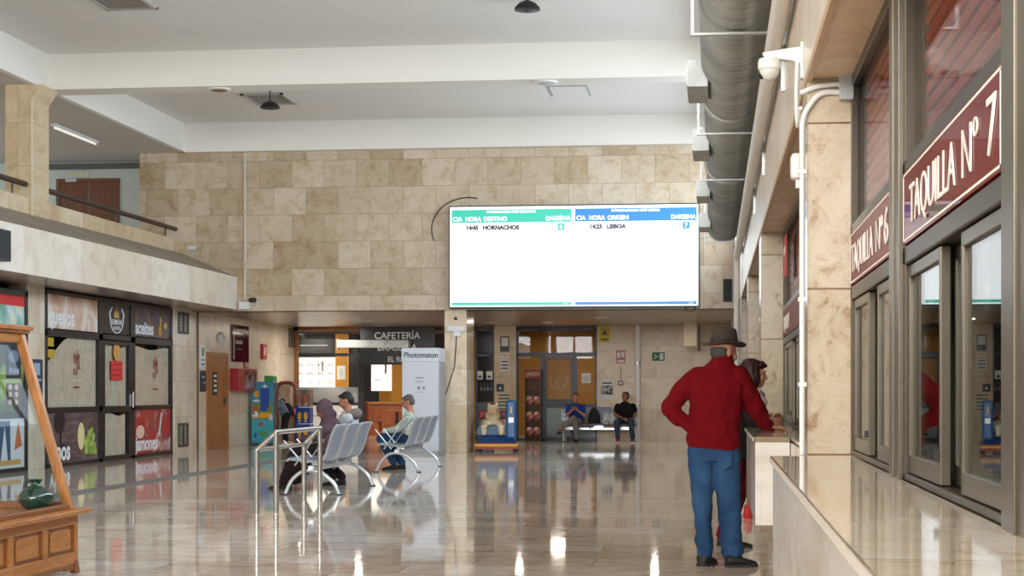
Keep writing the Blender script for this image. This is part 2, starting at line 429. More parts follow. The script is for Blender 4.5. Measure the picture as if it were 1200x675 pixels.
cam = bpy.data.cameras.new('camera'); co = bpy.data.objects.new('camera', cam); C.objects.link(co)
co.location = (0, 0, 1.3); co.rotation_euler = (R(90), 0, math.atan(236 / 2000))
cam.sensor_width = 36; cam.lens = 60; cam.shift_y = 120.5 / 1200; cam.clip_start = 0.05; cam.clip_end = 300
sc = bpy.context.scene; sc.camera = co
vs = sc.view_settings; vs.view_transform = 'Standard'; vs.look = 'None'; vs.exposure = 0.22; vs.gamma = 1; vs.use_curve_mapping = False
# ------------------------------------------------------------------ right side: ticket windows, counters, duct, cables
BRONZE = mat('bronze_aluminium', (98, 91, 78), 0.32, 0.7)
BRONZED = mat('dark_bronze_aluminium', (70, 63, 54), 0.35, 0.65)
PANE = glass('ticket_glass', (238, 242, 240), 1.5, 0.8)
PANEU = glass('shutter_glass', (250, 249, 248), 1.45, 0.24)
def sheen(name, rgb, fac, rough=0.04):
    m = mat(name, rgb, 0.5, spec=0.0); b = m.node_tree.nodes['Principled BSDF']; out = m.node_tree.nodes['Material Output']
    gl = nd(m, 'ShaderNodeBsdfGlossy'); gl.inputs['Roughness'].default_value = rough; mx = nd(m, 'ShaderNodeMixShader'); mx.inputs[0].default_value = fac
    L = m.node_tree.links; L.new(b.outputs[0], mx.inputs[1]); L.new(gl.outputs[0], mx.inputs[2]); L.new(mx.outputs[0], out.inputs[0]); return m
MAROON = sheen('maroon_sign', (108, 36, 38), 0.2)
SHUT = mat('brown_shutter', (142, 62, 52), 0.6, spec=0.08)
SIGNW = mat('sign_white', (238, 232, 224), 0.5)
LOCK = mat('black_plastic', (26, 26, 28), 0.45)

def ticket_window(n, y_far, y_near, label, solid_mid=True):
    """framed sliding ticket window; y_far is the left edge seen from the hall"""
    root = thing('window_%d' % n, label, 'ticket window', (XG, y_far, 1.0), -90); root['kind'] = 'structure'
    w = y_far - y_near                       # local x runs towards the viewer, y into the office
    f = MB(); d0, d1 = 0.0, 0.11
    f.box(0, 0.055, d0, d1, 0, 1.77); f.box(w - 0.055, w, d0, d1, 0, 1.77)
    f.box(0, w, d0, d1, 0, 0.022); f.box(0, w, d0, d1, 0.725, 0.785); f.box(0, w, d0, d1, 1.025, 1.075); f.box(0, w, d0, d1, 1.72, 1.77)
    f.build('frame', BRONZED, root, 0.004)
    for nm, x0, x1, y in (('sash', 0.055, 0.42 * w, 0.012), ('sash', 0.39 * w, 0.66 * w, 0.06), ('sash', 0.62 * w, w - 0.055, 0.012)):
        s = MB(); t = 0.032
        s.box(x0, x0 + t, y, y + 0.03, 0.025, 0.72); s.box(x1 - t, x1, y, y + 0.03, 0.025, 0.72)
        s.box(x0 + t, x1 - t, y, y + 0.03, 0.025, 0.085); s.box(x0 + t, x1 - t, y, y + 0.03, 0.68, 0.72)
        so = s.build(nm, BRONZE, root, 0.003)
        MB().box(x0 + t, x1 - t, y + 0.012, y + 0.018, 0.085, 0.68).build('pane', PANE, so)
    MB().box(0.42 * w - .026, 0.42 * w - .006, -0.004, 0.012, 0.1, 0.13).build('lock', LOCK, root)
    # shutter glass above
    MB().box(0.055, w - 0.055, 0.03, 0.036, 1.075, 1.72).build('pane', PANEU, root)
    return root, w

def shutter(y_far, y_near, label, z0=2.06, z1=2.76):
    root = thing('roller_shutter', label, 'roller shutter', (XG, y_far, z0), -90, None)
    w = y_far - y_near
    s = MB(); k = int((z1 - z0) / 0.058)
    MB().box(0.05, w - 0.05, 0.1, 0.11, 0, z1 - z0).build('gap_shade', mat('shutter_gap_shade', (14, 8, 8), 0.8), root)  # black sheet: shade of the slat gaps put in as colour
    for i in range(k): s.prism([(0.098, i * .058 + .0), (0.075, i * .058 + .004), (0.066, i * .058 + .022), (0.075, i * .058 + .042), (0.098, i * .058 + .046)], 0.05, w - 0.05, 'yz')
    s.build('slats', SHUT, root)
    MB().box(0.05, w - 0.05, 0.06, 0.11, -0.03, 0.004).build('bottom_rail', BRONZED, root)
    return root

def ticket_sign(y_far, y_near, num, label):
    root = thing('sign', label, 'sign', (XG, y_far, 1.79), -90, None)
    w = y_far - y_near
    MB().box(0.055, w - 0.055, -0.004, 0.012, 0, 0.24).build('board', MAROON, root)
    b = MB(); t = 0.007
    b.box(0.06, w - 0.06, -0.006, -0.003, 0.226, 0.226 + t); b.box(0.06, w - 0.06, -0.006, -0.003, 0.008, 0.008 + t)
    b.box(0.06, 0.06 + t, -0.006, -0.003, 0.008, 0.23); b.box(w - 0.06 - t, w - 0.06, -0.006, -0.003, 0.008, 0.23)
    b.build('border_line', SIGNW, root)
    t1 = text('lettering', 'TAQUILLA', 0.185, (0.0, -0.007, 0.052), SIGNW, root, bold=-0.002)
    tn = text('lettering', 'Nº', 0.185, (0.0, -0.007, 0.052), SIGNW, root, bold=-0.002)
    td = text('lettering', str(num), 0.2, (0.0, -0.007, 0.052), SIGNW, root, bold=-0.001)
    spans = ((0.26, 1.31), (1.44, 1.7), (1.84, 1.97)) if num == 7 else ((0.15, 1.19), (1.33, 1.6), (1.66, 1.80))
    for o, (a, c) in zip((t1, tn, td), spans):     # letters stretched to the width they have on the sign
        xs = [v.co.x for v in o.data.vertices]; k = (c - a) / (max(xs) - min(xs)); x0 = min(xs)
        o.data.transform(Matrix.Translation((a, 0, 0)) @ Matrix.Diagonal((k, 1, 1, 1)) @ Matrix.Translation((-x0, 0, 0)))
    return root

ticket_window(1, 5.92, 3.84, 'bronze framed sliding ticket window under the maroon sign with number 7')
ticket_window(2, 8.15, 6.24, 'bronze framed sliding ticket window under the maroon sign with number 6')
ticket_window(3, 3.50, 1.60, 'bronze framed ticket window at the right edge')
shutter(5.92, 3.84, 'brown slatted roller shutter behind glass above the sign with number 7')
shutter(8.15, 6.24, 'brown slatted roller shutter above the sign with number 6, beside the marble pillar')
shutter(3.50, 1.60, 'brown slatted roller shutter out at the right edge')
ticket_sign(5.92, 3.84, 7, 'nearer maroon TAQUILLA sign with large white lettering, number seven complete')
ticket_sign(8.15, 6.24, 6, 'smaller-looking maroon TAQUILLA sign next to the marble pillar, number six cut by the post')
posts = MB()
for a, c in ((5.92, 6.24), (3.5, 3.84)):
    posts = MB(); posts.box(XG - 0.015, XG + 0.16, a + 0.004, c - 0.004, 1.0, 2.77); posts.box(XG - 0.022, XG - .01, a + 0.14, a + 0.17, 1.0, 2.77)
    struct('trim_%d' % (7 if a > 5 else 8), posts, BRONZE, 'bronze metal post between the ticket windows', 0.003)
# farther bays
k = 4
for y1, y0, lab in ((12.3, 8.66, 'behind the tall white conduit'), (15.96, 12.34, 'just beyond the woman in the dark coat'),
                    (19.3, 16.74, 'past the second pillar'), (21.96, 19.34, 'close to the third pillar')):
    ticket_window(k, y1, y0, 'bronze ticket window ' + lab)
    if k < 6:
        shutter(y1, y0, 'brown roller shutter above the window ' + lab)
        rt = thing('sign', 'maroon ticket sign above the window ' + lab, 'sign', (XG, y1, 1.79), -90)
        MB().box(0.055, y1 - y0 - 0.055, -0.004, 0.012, 0, 0.24).build('board', MAROON, rt)
        text('lettering', 'TAQUILLA Nº %d' % (5 if k == 4 else 4), 0.18, (0.3, -0.007, 0.05), SIGNW, rt, sx=0.9)
    k += 1
rs = thing('notice', 'small red notice high on the ticket window behind the conduit', 'notice', (XG - 0.01, 15.4, 2.3), -90)
MB().box(0, 0.45, -0.006, 0.004, 0, 0.36).build('sheet', mat('notice_red', (190, 44, 36), 0.5), rs)
text('lettering', 'AVISO', 0.1, (0.04, -0.008, 0.2), SIGNW, rs)

# counters
CTOP = stone('counter_marble', (222, 208, 188), (232, 222, 206), (160, 144, 122), VEIN, 'xy', (3, 1.1), 0.004, 0, 0.06, (2.4, 2.4), 0.8, spec=0.7)
CFRONT = stone('counter_front_marble', (222, 218, 212), (236, 233, 228), (200, 195, 188), VEIN_SOFT, 'yz', (1.6, 1.4), 0.003, 0, 0.18, (1.0, 3.5), 0.9)
def counter(y0, y1, label):
    r = thing('ticket_counter', label, 'counter', (XC, y0, 0.42))
    L_ = y1 - y0
    MB().box(0.0, XG - XC - 0.004 if y0 < 5 else 0.235, 0, L_, 0.545, 0.58).build('top', CTOP, r, 0.004)
    MB().box(0.012, 0.05, 0.01, L_ - 0.005, 0, 0.545).build('front_panel', CFRONT, r, 0.003)
    MB().box(0.05, 0.235, 0.01, 0.05, 0, 0.545).build('end_panel', CFRONT, r, 0.003)
    MB().box(0.05, 0.235, L_ - 0.045, L_ - 0.005, 0, 0.545).build('end_panel', CFRONT, r, 0.003)
    MB().box(-0.004, 0.012, 0.0, L_, 0.553, 0.574).build('edge_strip', mat('worn_pale_edge', (206, 199, 188), 0.4), r)
    return r
counter(0.9, 7.95, 'long pale marble ticket counter in front of the windows numbered 6 and 7')
counter(11.25, 15.9, 'pale marble ticket counter on which the man in red rests his hand')
sh = MB().box(XC + 0.24, XG - 0.004, 8.64, 15.98, 0.98, 1.0); struct('windowsill', sh, CTOP, 'marble sill of the farther ticket windows')
sh = MB().box(XC + 0.24, XG - 0.004, 16.72, 21.98, 0.98, 1.0); struct('windowsill', sh, CTOP, 'marble sill past the second pillar')

# inside the ticket office
def simple_mesh(name, mb, m, label, cat, bevel=0.0, group=None): return mb.build(name, m, None, bevel, label=label, cat=cat, group=group)
dk = thing('desk', 'pale wooden desk inside the ticket office behind the glass', 'desk', (1.25, 4.2, 0))
MB().box(-0.3, 0.5, -1.6, 1.6, 0.96, 1.0).build('desktop', wood('desk_wood', (176, 132, 84), (200, 156, 104), 0.4, (2, 12, 2)), dk, 0.004)
for y in (-1.5, 1.5): MB().box(-0.25, 0.45, y - 0.03, y + 0.03, 0, 0.96).build('leg', OFFICE, dk)
bt = thing('water_jug', 'blue water jug standing on the desk in the ticket office', 'jug', (1.45, 4.35, 1.0))
MB().lathe([(0.08, 0), (0.085, 0.02), (0.085, 0.17), (0.07, 0.2), (0.03, 0.235), (0.03, 0.27)], n=20).build('bottle', mat('blue_plastic', (40, 96, 170), 0.2), bt, smooth=True)
MB().cyl((0, 0, 0.27), (0, 0, 0.295), 0.034).build('cap', mat('red_plastic', (180, 30, 40), 0.4), bt, smooth=True)
nb = thing('notice_board', 'tall pale board of notices standing inside the ticket office', 'notice board', (1.5, 6.3, 0), -62)
MB().box(-0.24, 0.24, 0, 0.03, 0.3, 2.0).build('board', mat('notice_board_grey', (176, 186, 196), 0.5), nb)
MB().box(-0.2, 0.2, -0.1, 0.12, 0, 0.3).build('base', OFFICE, nb)
ln = MB()
for i in range(24): ln.box(-0.2, 0.1 + 0.09 * math.sin(i * 2.1), -0.004, 0.0, 1.9 - i * 0.06, 1.915 - i * 0.06)
ln.build('print', mat('grey_print', (90, 100, 110), 0.6), nb)
nt_ = thing('paper_notice', 'small white paper notice taped inside the glass of window 7', 'notice', (XG + 0.04, 4.42, 1.5), -90)
MB().box(0, 0.05, 0, 0.003, 0, 0.07).build('sheet', mat('paper_white', (236, 236, 232), 0.7), nt_)
MB().box(0.012, 0.038, -0.002, 0, 0.018, 0.05).build('print', mat('grey_print'), nt_)

# ventilation duct
GALV = blotch('galvanised_steel', [(0.35, (150, 155, 154)), (0.65, (178, 183, 180))], 3, 0.34, metal=0.45)
DX, DZ = 0.15, 3.775
du = thing('ventilation_duct', 'long ribbed grey spiral ventilation duct hanging under the ceiling', 'duct', (DX, 4.0, DZ))
def ribbed(y0, y1, r, pitch=0.15):
    prof = []; y = y0
    while y < y1 - 1e-6:
        prof += [(r, y), (r, y + pitch * 0.72), (r + 0.012, y + pitch * 0.8), (r + 0.012, y + pitch * 0.92)]; y += pitch
    prof.append((r, y1))
    return MB().lathe(prof, n=36, M=Matrix.Rotation(-PI / 2, 4, 'X'))
ribbed(0.0, 10.3, 0.232).build('duct_section', GALV, du, smooth=True)
ribbed(10.3, 21.8, 0.218).build('duct_section', GALV, du, smooth=True)
for y in (10.3, 14.6, 21.75):
    MB().lathe([(0.235, 0), (0.25, 0.01), (0.25, 0.05), (0.235, 0.06)], n=36, M=Matrix.Translation((0, y, 0)) @ Matrix.Rotation(-PI / 2, 4, 'X')).build('joint_band', GALV, du, smooth=True)
STEEL = mat('zinc_strip', (186, 190, 190), 0.35, 0.8)
for y in (3.2, 6.7, 10.85, 14.1, 21.6):
    bk = MB(); bk.box(-0.29, 0.27, y - 0.02, y + 0.02, -0.262, -0.248); bk.box(-0.29, -0.27, y - 0.02, y + 0.02, -0.25, 0.9 if y < 8 else 0.3)
    bk.box(0.265, 0.288, y - 0.03, y + 0.03, -0.62, -0.2); bk.box(0.235, 0.25, y - 0.02, y + 0.02, -0.25, 0.25)
    bk.build('bracket', STEEL, du)
for y in (5.0, 8.9, 12.35, 16.2, 20.0):
    o = MB(); o.box(-0.345, -0.19, y, y + 0.75, -0.19, 0.02).build('outlet', GALV, du, 0.004)
    MB().box(-0.35, -0.345, y + 0.03, y + 0.72, -0.17, 0.0).build('outlet_grille', STEEL, du)
pp = thing('pipe', 'pale round pipe running along the wall behind the ribbed duct', 'pipe', (0.365, 4, 3.4))
MB().tube([(0, 0, 0), (0, 22.6, 0)], 0.052, 14).build('pipe_run', mat('pale_pipe', (232, 228, 222), 0.4), pp, smooth=True)
MB().tube(fillet([(0.0, 22.55, 0.0), (0.0, 22.9, 0.0), (0.0, 22.9, -2.3)], 0.15), 0.05, 14).build('downpipe', mat('pale_pipe'), pp, smooth=True)

# dome camera
WPL = mat('white_plastic', (226, 226, 222), 0.35)
dc = thing('security_camera', 'white dome security camera on an arm above the marble pillar', 'camera', (XR, 8.55, 2.9), -90)
MB().box(-0.045, 0.045, -0.015, 0, -0.06, 0.12).build('wall_plate', WPL, dc, 0.004)
am = MB(); am.prism([(-0.012, 0.1), (-0.012, 0.0), (-0.05, 0.03), (-0.19, 0.05), (-0.2, 0.075), (-0.06, 0.095)], -0.025, 0.025, 'yz'); am.build('arm', WPL, dc, 0.006)
MB().lathe([(0.02, 0.05), (0.05, 0.045), (0.056, 0.03), (0.056, -0.005), (0.05, -0.01)], (0, -0.165, 0), 28).build('housing', WPL, dc, smooth=True)
MB().lathe([(0.05, -0.01), (0.047, -0.03), (0.034, -0.05), (0.015, -0.06), (0.002, -0.062)], (0, -0.165, 0), 28).build('dome', mat('clear_dome', (210, 210, 206), 0.1, spec=0.8), dc, smooth=True)
MB().ell((0, -0.2, -0.035), (0.02, 0.02, 0.02)).build('lens', mat('lens_black', (14, 14, 18), 0.08), dc, smooth=True)
MB().tube(fillet([(0.03, -0.03, 0.02), (0.03, -0.035, -0.12), (0.03, -0.03, -0.3), (0.2, -0.03, -0.32), (0.36, -0.03, -0.26)], 0.1), 0.01, 10).build('cable', WPL, dc, smooth=True)
# junction box and conduits on pillar
PY = 8.15 - 0.02
jb = thing('junction_box', 'grey junction box with two bent white conduits on the marble pillar', 'junction box', (XG - 0.02, PY, 2.72))
MB().box(-0.035, 0.03, -0.05, 0.02, -0.06, 0.06).build('box', mat('grey_plastic', (176, 182, 186), 0.45), jb, 0.004)
MB().tube(fillet([(-0.03, -0.0, -0.02), (-0.12, -0.0, -0.015), (-0.205, 0.0, -0.12), (-0.205, 0, -1.72)], 0.1, 8), 0.0135, 12).build('conduit', WPL, jb, smooth=True)
MB().tube(fillet([(-0.03, -0.0, 0.02), (-0.14, -0.0, 0.012), (-0.215, 0.0, -0.02)], 0.06, 6), 0.0125, 12).build('conduit', WPL, jb, smooth=True)
for z in (-0.4, -1.0, -1.4): MB().box(-0.224, -0.186, -0.016, 0.018, z, z + 0.02).build('clip', WPL, jb)
si = thing('alarm_siren', 'small white alarm siren box on the marble wall edge by the conduit', 'siren', (XR, 8.62, 2.36), -90)
MB().box(-0.11, 0.0, -0.055, 0, 0, 0.13).build('case', WPL, si, 0.02)
MB().box(-0.075, -0.035, -0.03, 0, -0.045, 0.0).build('cable_gland', WPL, si, 0.004)
# ------------------------------------------------------------------ left side: shops, door, signs, machines
BLACKF = mat('black_frame', (24, 25, 30), 0.3)
SHOPG = glass('shop_glass', (252, 252, 252), 1.4, 0.14)
KRAFT = blotch('kraft_paper', [(0.3, (190, 178, 156)), (0.7, (212, 202, 182))], 5, 0.75)
WHITEP = mat('print_white', (232, 234, 236), 0.5)
DKRED = mat('logo_dark_red', (132, 34, 30), 0.5)
PINKP = mat('poster_red', (214, 46, 48), 0.5)
def flat(root, pts, m, name, y=-0.006, t=0.002):
    return MB().prism(pts, y, y + t, 'xz').build(name, m, root)
def oval(cx, cz, rx, rz, n=20, a0=0, a1=2 * PI): return [(cx + rx * math.cos(a0 + (a1 - a0) * i / n), cz + rz * math.sin(a0 + (a1 - a0) * i / n)) for i in range(n)]
def shop_logo(root, cx, cz, s):
    """red monogram: strokes of an M over a hooked J and an L"""
    b = MB(); w = 0.035 * s; y = -0.004
    def st(*p):
        b.tube([Vector((cx + u * s, y, cz + v * s)) for u, v in p], 0.02 * s, 6)
    st((-0.26, -0.02), (-0.26, 0.36), (-0.03, 0.08), (0.2, 0.36), (0.2, -0.16), (0.3, -0.16))
    st((0.0, 0.5), (0.0, -0.25), (-0.04, -0.38), (-0.16, -0.42), (-0.28, -0.34), (-0.3, -0.2))
    st((0.04, -0.18), (0.34, -0.18)); st((-0.08, 0.12), (0.0, 0.05), (0.08, 0.12), (0.0, 0.2), (-0.08, 0.12))
    b.build('monogram', DKRED, root)
    MB().box(cx - .3 * s, cx + .3 * s, -0.004, -0.002, cz - 0.93 * s, cz - 0.88 * s).build('red_line', DKRED, root)
    t = MB()
    for i in range(16): t.box(cx - .5 * s + i * .063 * s, cx - .46 * s + i * .063 * s, -0.004, -0.002, cz - .68 * s, cz - .64 * s)
    t.build('small_print', mat('pale_print', (205, 208, 205), 0.6), root)

Y0 = 27.42
sf = thing('shopfront', 'black framed food shop front papered inside, with quesos, aceites and jamones posters', 'shop front', (XL, Y0, 0), 90)
W = 34.13 - Y0
fr = MB()
def bar(x0, x1, z0, z1, d=0.07): fr.box(x0, x1, -0.03, d, z0, z1)
bar(0, .06, 0, 2.98); bar(W - .1, W, 0, 2.98); bar(0, W, 2.93, 3.0); bar(0, W, 0, 0.07); bar(0, W, 2.22, 2.34)
bar(2.46, 2.66, 0, 2.95); bar(4.17, 4.42, 0, 2.95); bar(0, W, 0.93, 1.02); bar(2.66, 4.17, 2.15, 2.25)
fr.build('frame', BLACKF, sf, 0.004)
dr = MB(); dr.box(2.66, 2.76, -0.035, 0.04, 0.03, 2.2).box(4.06, 4.17, -0.035, 0.04, 0.03, 2.2).box(2.76, 4.06, -0.035, 0.04, 0.9, 1.0).box(2.76, 4.06, -0.035, 0.04, 0.03, 0.1)
drr = dr.build('door', BLACKF, sf, 0.003)
MB().tube([(4.12, -0.09, 0.98), (4.12, -0.09, 1.28)], 0.016).build('handle', STEEL, drr)
MB().box(4.08, 4.16, -0.06, -0.03, 1.0, 1.24).build('lock_plate', mat('chrome', (200, 200, 205), 0.15, 0.9), drr)
gl = MB()
for x0, x1, z0, z1 in ((0.06, 2.46, 1.02, 2.22), (2.76, 4.06, 1.0, 2.15), (4.42, W - .1, 1.02, 2.22), (2.76, 4.06, 0.1, 0.9)): gl.box(x0, x1, 0.0, 0.006, z0, z1)
gl.build('glazing', SHOPG, sf)
def paper(x0, x1, z0, z1, tear=False):
    n = 14; b = MB(); top = []
    for i in range(n + 1):
        u = i / n; z = z1 - 0.02 - 0.03 * math.sin(u * 7 + x0)
        if tear: z = z1 - 0.5 * max(0, 1 - u / 0.42) ** 1.3 - 0.02
        top.append((x0 + (x1 - x0) * u, z))
    b.prism([(x1, z0), ] + list(reversed(top)) + [(x0, z0)], 0.03, 0.034, 'xz')
    return b.build('paper_sheet', KRAFT, sf)
paper(0.1, 2.44, 1.0, 2.24, True); paper(2.76, 4.04, 0.98, 2.16); paper(4.44, W - .12, 1.0, 2.16); paper(2.78, 4.0, 0.1, 0.88)
shop_logo(sf, 1.45, 1.78, 0.46); shop_logo(sf, 5.7, 1.75, 0.46)
# posters
def poster(x0, x1, z0, z1, m): return MB().box(x0, x1, -0.01, 0.02, z0, z1).build('poster', m, sf)
q = poster(0.06, 2.44, 2.36, 2.93, blotch('cheese_poster', [(0.25, (150, 96, 80)), (0.42, (206, 160, 132)), (0.55, (230, 218, 208)), (0.8, (205, 216, 226))], 1.5, 0.35, stretch=(1, .9, 1)))
text('lettering', 'quesos', 0.42, (0.1, -0.014, 2.43), WHITEP, q, sx=1.02, bold=0.012)
a = poster(4.42, W - .1, 2.36, 2.93, blotch('oil_poster', [(0.3, (36, 34, 54)), (0.46, (84, 70, 66)), (0.55, (60, 66, 96)), (0.68, (150, 96, 36)), (0.85, (190, 180, 60))], 3.2, 0.35))
text('lettering', 'aceites', 0.36, (4.46, -0.014, 2.41), WHITEP, a, sx=1.08, bold=0.01)
MB().ell((5.95, -0.01, 2.5), (0.12, 0.01, 0.13)).cyl((5.95, -0.01, 2.6), (5.95, -0.01, 2.78), 0.035, 0.03).build('printed_bottle', mat('oil_gold', (170, 130, 50), 0.4), a)
MB().ell((6.3, -0.01, 2.62), (0.1, 0.01, 0.07)).build('printed_olive', mat('olive_yellow', (196, 186, 40), 0.4), a)
lg = poster(2.7, 4.14, 2.36, 2.95, mat('poster_black', (20, 19, 22), 0.3))
GOLD = mat('gold_print', (196, 160, 92), 0.45)
em = MB(); em.tube([Vector((3.42 + .34 * math.cos(t), -0.014, 2.62 + .24 * math.sin(t))) for t in [PI * (1.0 + i / 14) for i in range(15)]], 0.012, 6)
em.tube([(3.08, -0.014, 2.62), (3.04, -0.014, 2.74), (3.16, -0.014, 2.84)], 0.016, 6); em.tube([(3.76, -0.014, 2.62), (3.8, -0.014, 2.74), (3.68, -0.014, 2.84)], 0.016, 6)
em.build('emblem_outline', WHITEP, lg)
e2 = MB(); e2.prism([(3.28, 2.66), (3.32, 2.8), (3.38, 2.74), (3.42, 2.88), (3.46, 2.74), (3.52, 2.8), (3.56, 2.66)], -0.014, -0.01, 'xz'); e2.build('emblem_crown', GOLD, lg)
text('lettering', 'EL RINCÓN', 0.13, (3.42, -0.014, 2.54), WHITEP, lg, sx=0.8, align='CENTER', bold=0.004); text('lettering', 'DE JAMÓN', 0.1, (3.42, -0.014, 2.44), WHITEP, lg, sx=0.8, align='CENTER')
v = poster(0.06, 2.46, 0.07, 0.92, blotch('wine_poster', [(0.3, (62, 46, 50)), (0.5, (92, 74, 74)), (0.7, (122, 104, 102))], 2, 0.35, stretch=(1, 1, 6)))
text('lettering', 'vinos', 0.46, (0.14, -0.03, 0.12), WHITEP, v, sx=0.95, bold=0.012)
gb = MB(); gb.ell((0.62, -0.012, 0.78), (0.27, 0.012, 0.22)); gb.box(0.62, 0.7, -0.014, -0.01, 0.3, 0.6); gb.ell((0.72, -0.012, 0.25), (0.22, 0.01, 0.15)); gb.build('printed_wine_glass', mat('wine_dark', (28, 14, 22), 0.3), v)
gr = MB()
for i in range(24):
    gr.ell((1.82 + 0.5 * random.random(), -0.014, 0.2 + 0.4 * random.random()), (0.075, 0.012, 0.07))
gr.build('printed_grapes', blotch('grape_green', [(0.35, (104, 132, 44)), (0.65, (176, 196, 92))], 9, 0.4), v)
ch = MB(); ch.prism(oval(1.62, 0.5, 0.16, 0.24), -0.014, -0.01, 'xz'); ch.build('printed_cheese', mat('cheese_print', (222, 208, 156), 0.5), v)
j = poster(4.44, W - .1, 0.08, 0.93, blotch('ham_poster', [(0.3, (120, 22, 28)), (0.45, (186, 44, 44)), (0.55, (150, 60, 58)), (0.66, (214, 180, 170)), (0.8, (226, 210, 205))], 2.0, 0.35))
text('lettering', 'jamones', 0.4, (4.48, -0.014, 0.14), WHITEP, j, sx=0.98, bold=0.01)
MB().prism([(5.85, 0.4), (5.93, 0.4), (6.1, 0.86), (6.0, 0.86)], -0.014, -0.01, 'xz').build('printed_knife', mat('knife_print', (205, 205, 210), 0.4), j)
MB().prism(oval(4.75, 0.5, 0.25, 0.13), -0.014, -0.01, 'xz').build('printed_hand', mat('hand_print', (226, 190, 170), 0.5), j)
# notices on the door and behind the glass
MB().lathe([(0.17, 0), (0.17, 0.012)], (0, 0, 0), 24, Matrix.Translation((3.42, -0.01, 2.03)) @ Matrix.Rotation(PI / 2, 4, 'X')).build('round_sticker', mat('sticker_gold', (206, 150, 76), 0.5), sf)
rp = MB().box(3.15, 3.75, -0.012, 0.0, 1.5, 1.86).build('red_notice', PINKP, sf)
ln = MB()
for i in range(3): ln.box(3.22, 3.68, -0.014, -0.012, 1.58 + i * .1, 1.605 + i * .1)
ln.build('print', mat('dark_red_print', (140, 24, 26), 0.5), rp)
MB().box(0.1, 0.42, 0.012, 0.02, 2.05, 2.2).box(0.1, 0.46, 0.012, 0.02, 1.86, 2.0).build('yellow_leaflet', mat('leaflet_yellow', (210, 178, 52), 0.6), sf)
# first shop (cut by the picture edge)
s1 = thing('shopfront', 'black framed greengrocer shop front at the left edge with fruit posters', 'shop front', (XL, 21.0, 0), 90)
W1 = 5.65
f1 = MB()
for x0, x1, z0, z1 in ((W1 - .1, W1, 0, 2.9), (0, .06, 0, 2.9), (0, W1, 2.82, 2.92), (0, W1, 0, .07), (0, W1, 2.2, 2.3), (0, W1, .86, .98), (2.6, 2.7, 0, 2.9)): f1.box(x0, x1, -0.03, 0.07, z0, z1)
f1.build('frame', BLACKF, s1, 0.004)
MB().box(.06, W1 - .1, -0.005, 0.02, 2.3, 2.82).build('poster', blotch('fruit_poster', [(0.3, (70, 130, 70)), (0.45, (150, 200, 190)), (0.55, (222, 230, 232)), (0.66, (226, 214, 110)), (0.85, (196, 50, 50))], 1.6, 0.35), s1)
MB().box(4.3, W1 - .1, -0.012, 0.0, 2.66, 2.82).build('poster_band', PINKP, s1)
MB().box(.06, W1 - .1, 0.005, 0.03, 0.98, 2.2).build('dark_panel', blotch('green_fruit_poster', [(0.35, (44, 50, 46)), (0.55, (70, 76, 60)), (0.62, (140, 170, 70)), (0.75, (200, 214, 140))], 0.9, 0.25), s1)
pm = MB().box(4.85, 5.42, -0.008, 0.0, 1.5, 2.1).build('price_poster', mat('night_blue_poster', (34, 42, 62), 0.4), s1)
fd = MB()
for i in range(3): fd.prism(oval(5.0 + .14 * i, 1.62, .06, .05), -0.012, -0.009, 'xz')
fd.prism(oval(5.12, 1.85, .2, .1), -0.012, -0.009, 'xz'); fd.build('printed_food', mat('food_print', (120, 140, 170), 0.5), pm)
pn = MB().box(4.85, 5.42, -0.008, 0.0, 1.06, 1.42).build('price_poster', mat('brown_poster', (52, 36, 30), 0.4), s1)
fd = MB()
for i in range(2):
    for k in range(3): fd.prism(oval(4.98 + .25 * i, 1.12 + .12 * k, .07, .045), -0.012, -0.009, 'xz')
fd.build('printed_food', mat('food_print2', (214, 186, 168), 0.5), pn)
lp = MB().box(.06, W1 - .1, -0.005, 0.02, .07, .86).build('poster', mat('street_poster', (218, 222, 226), 0.4), s1)
MB().prism([(4.5, .2), (4.62, .2), (4.78, .78), (4.9, .2), (5.0, .2), (4.98, .82), (4.45, .82)], -0.01, -0.006, 'xz').build('printed_jeans', mat('jean_print', (52, 84, 124), 0.5), lp)
MB().prism([(5.15, .35), (5.45, .42), (5.3, .8)], -0.01, -0.006, 'xz').build('printed_bag', mat('bag_print', (196, 110, 60), 0.5), lp)
MB().box(4.0, 5.4, -0.01, -0.006, .12, .2).build('printed_board', mat('board_print', (206, 160, 90), 0.5), lp)
# a sign on the pier between the shops
ps = thing('sign', 'small dark blue notice on the marble pier between the two shops', 'sign', (XL, 26.86, 1.2), 90)
MB().box(0, 0.42, -0.02, 0, 0, 0.62).build('board', mat('navy_board', (30, 44, 66), 0.4), ps)
MB().box(0.05, 0.3, -0.024, -0.02, 0.36, 0.56).box(0.05, 0.36, -0.024, -0.02, 0.26, 0.3).build('print', mat('pale_blue_print', (150, 170, 196), 0.5), ps)

# vents, door, wall-mounted things
def wallbox(name, label, cat, y, z, w, h, d, m, group=None, bevel=0.004):
    r = thing(name, label, cat, (XL, y, z), 90, group)
    MB().box(0, w, -d, 0, 0, h).build('case', m, r, bevel); return r
GRILL = mat('grille_grey', (92, 92, 90), 0.45, 0.4)
def grille(label, y, z, w, h):
    r = thing('vent_grille', label, 'vent', (XL, y, z), 90)
    b = MB(); t = 0.04
    b.box(0, w, -0.03, 0, 0, t); b.box(0, w, -0.03, 0, h - t, h); b.box(0, t, -0.03, 0, t, h - t); b.box(w - t, w, -0.03, 0, t, h - t); b.box(w/2 - .012, w/2 + .012, -0.03, 0, t, h - t)
    b.build('frame', GRILL, r)
    s = MB(); n = int(h / 0.045)
    for i in range(1, n): s.box(t, w - t, -0.022, -0.002, i * h / n - .009, i * h / n + .009)
    s.build('slats', mat('grille_dark', (58, 58, 58), 0.5, 0.4), r)
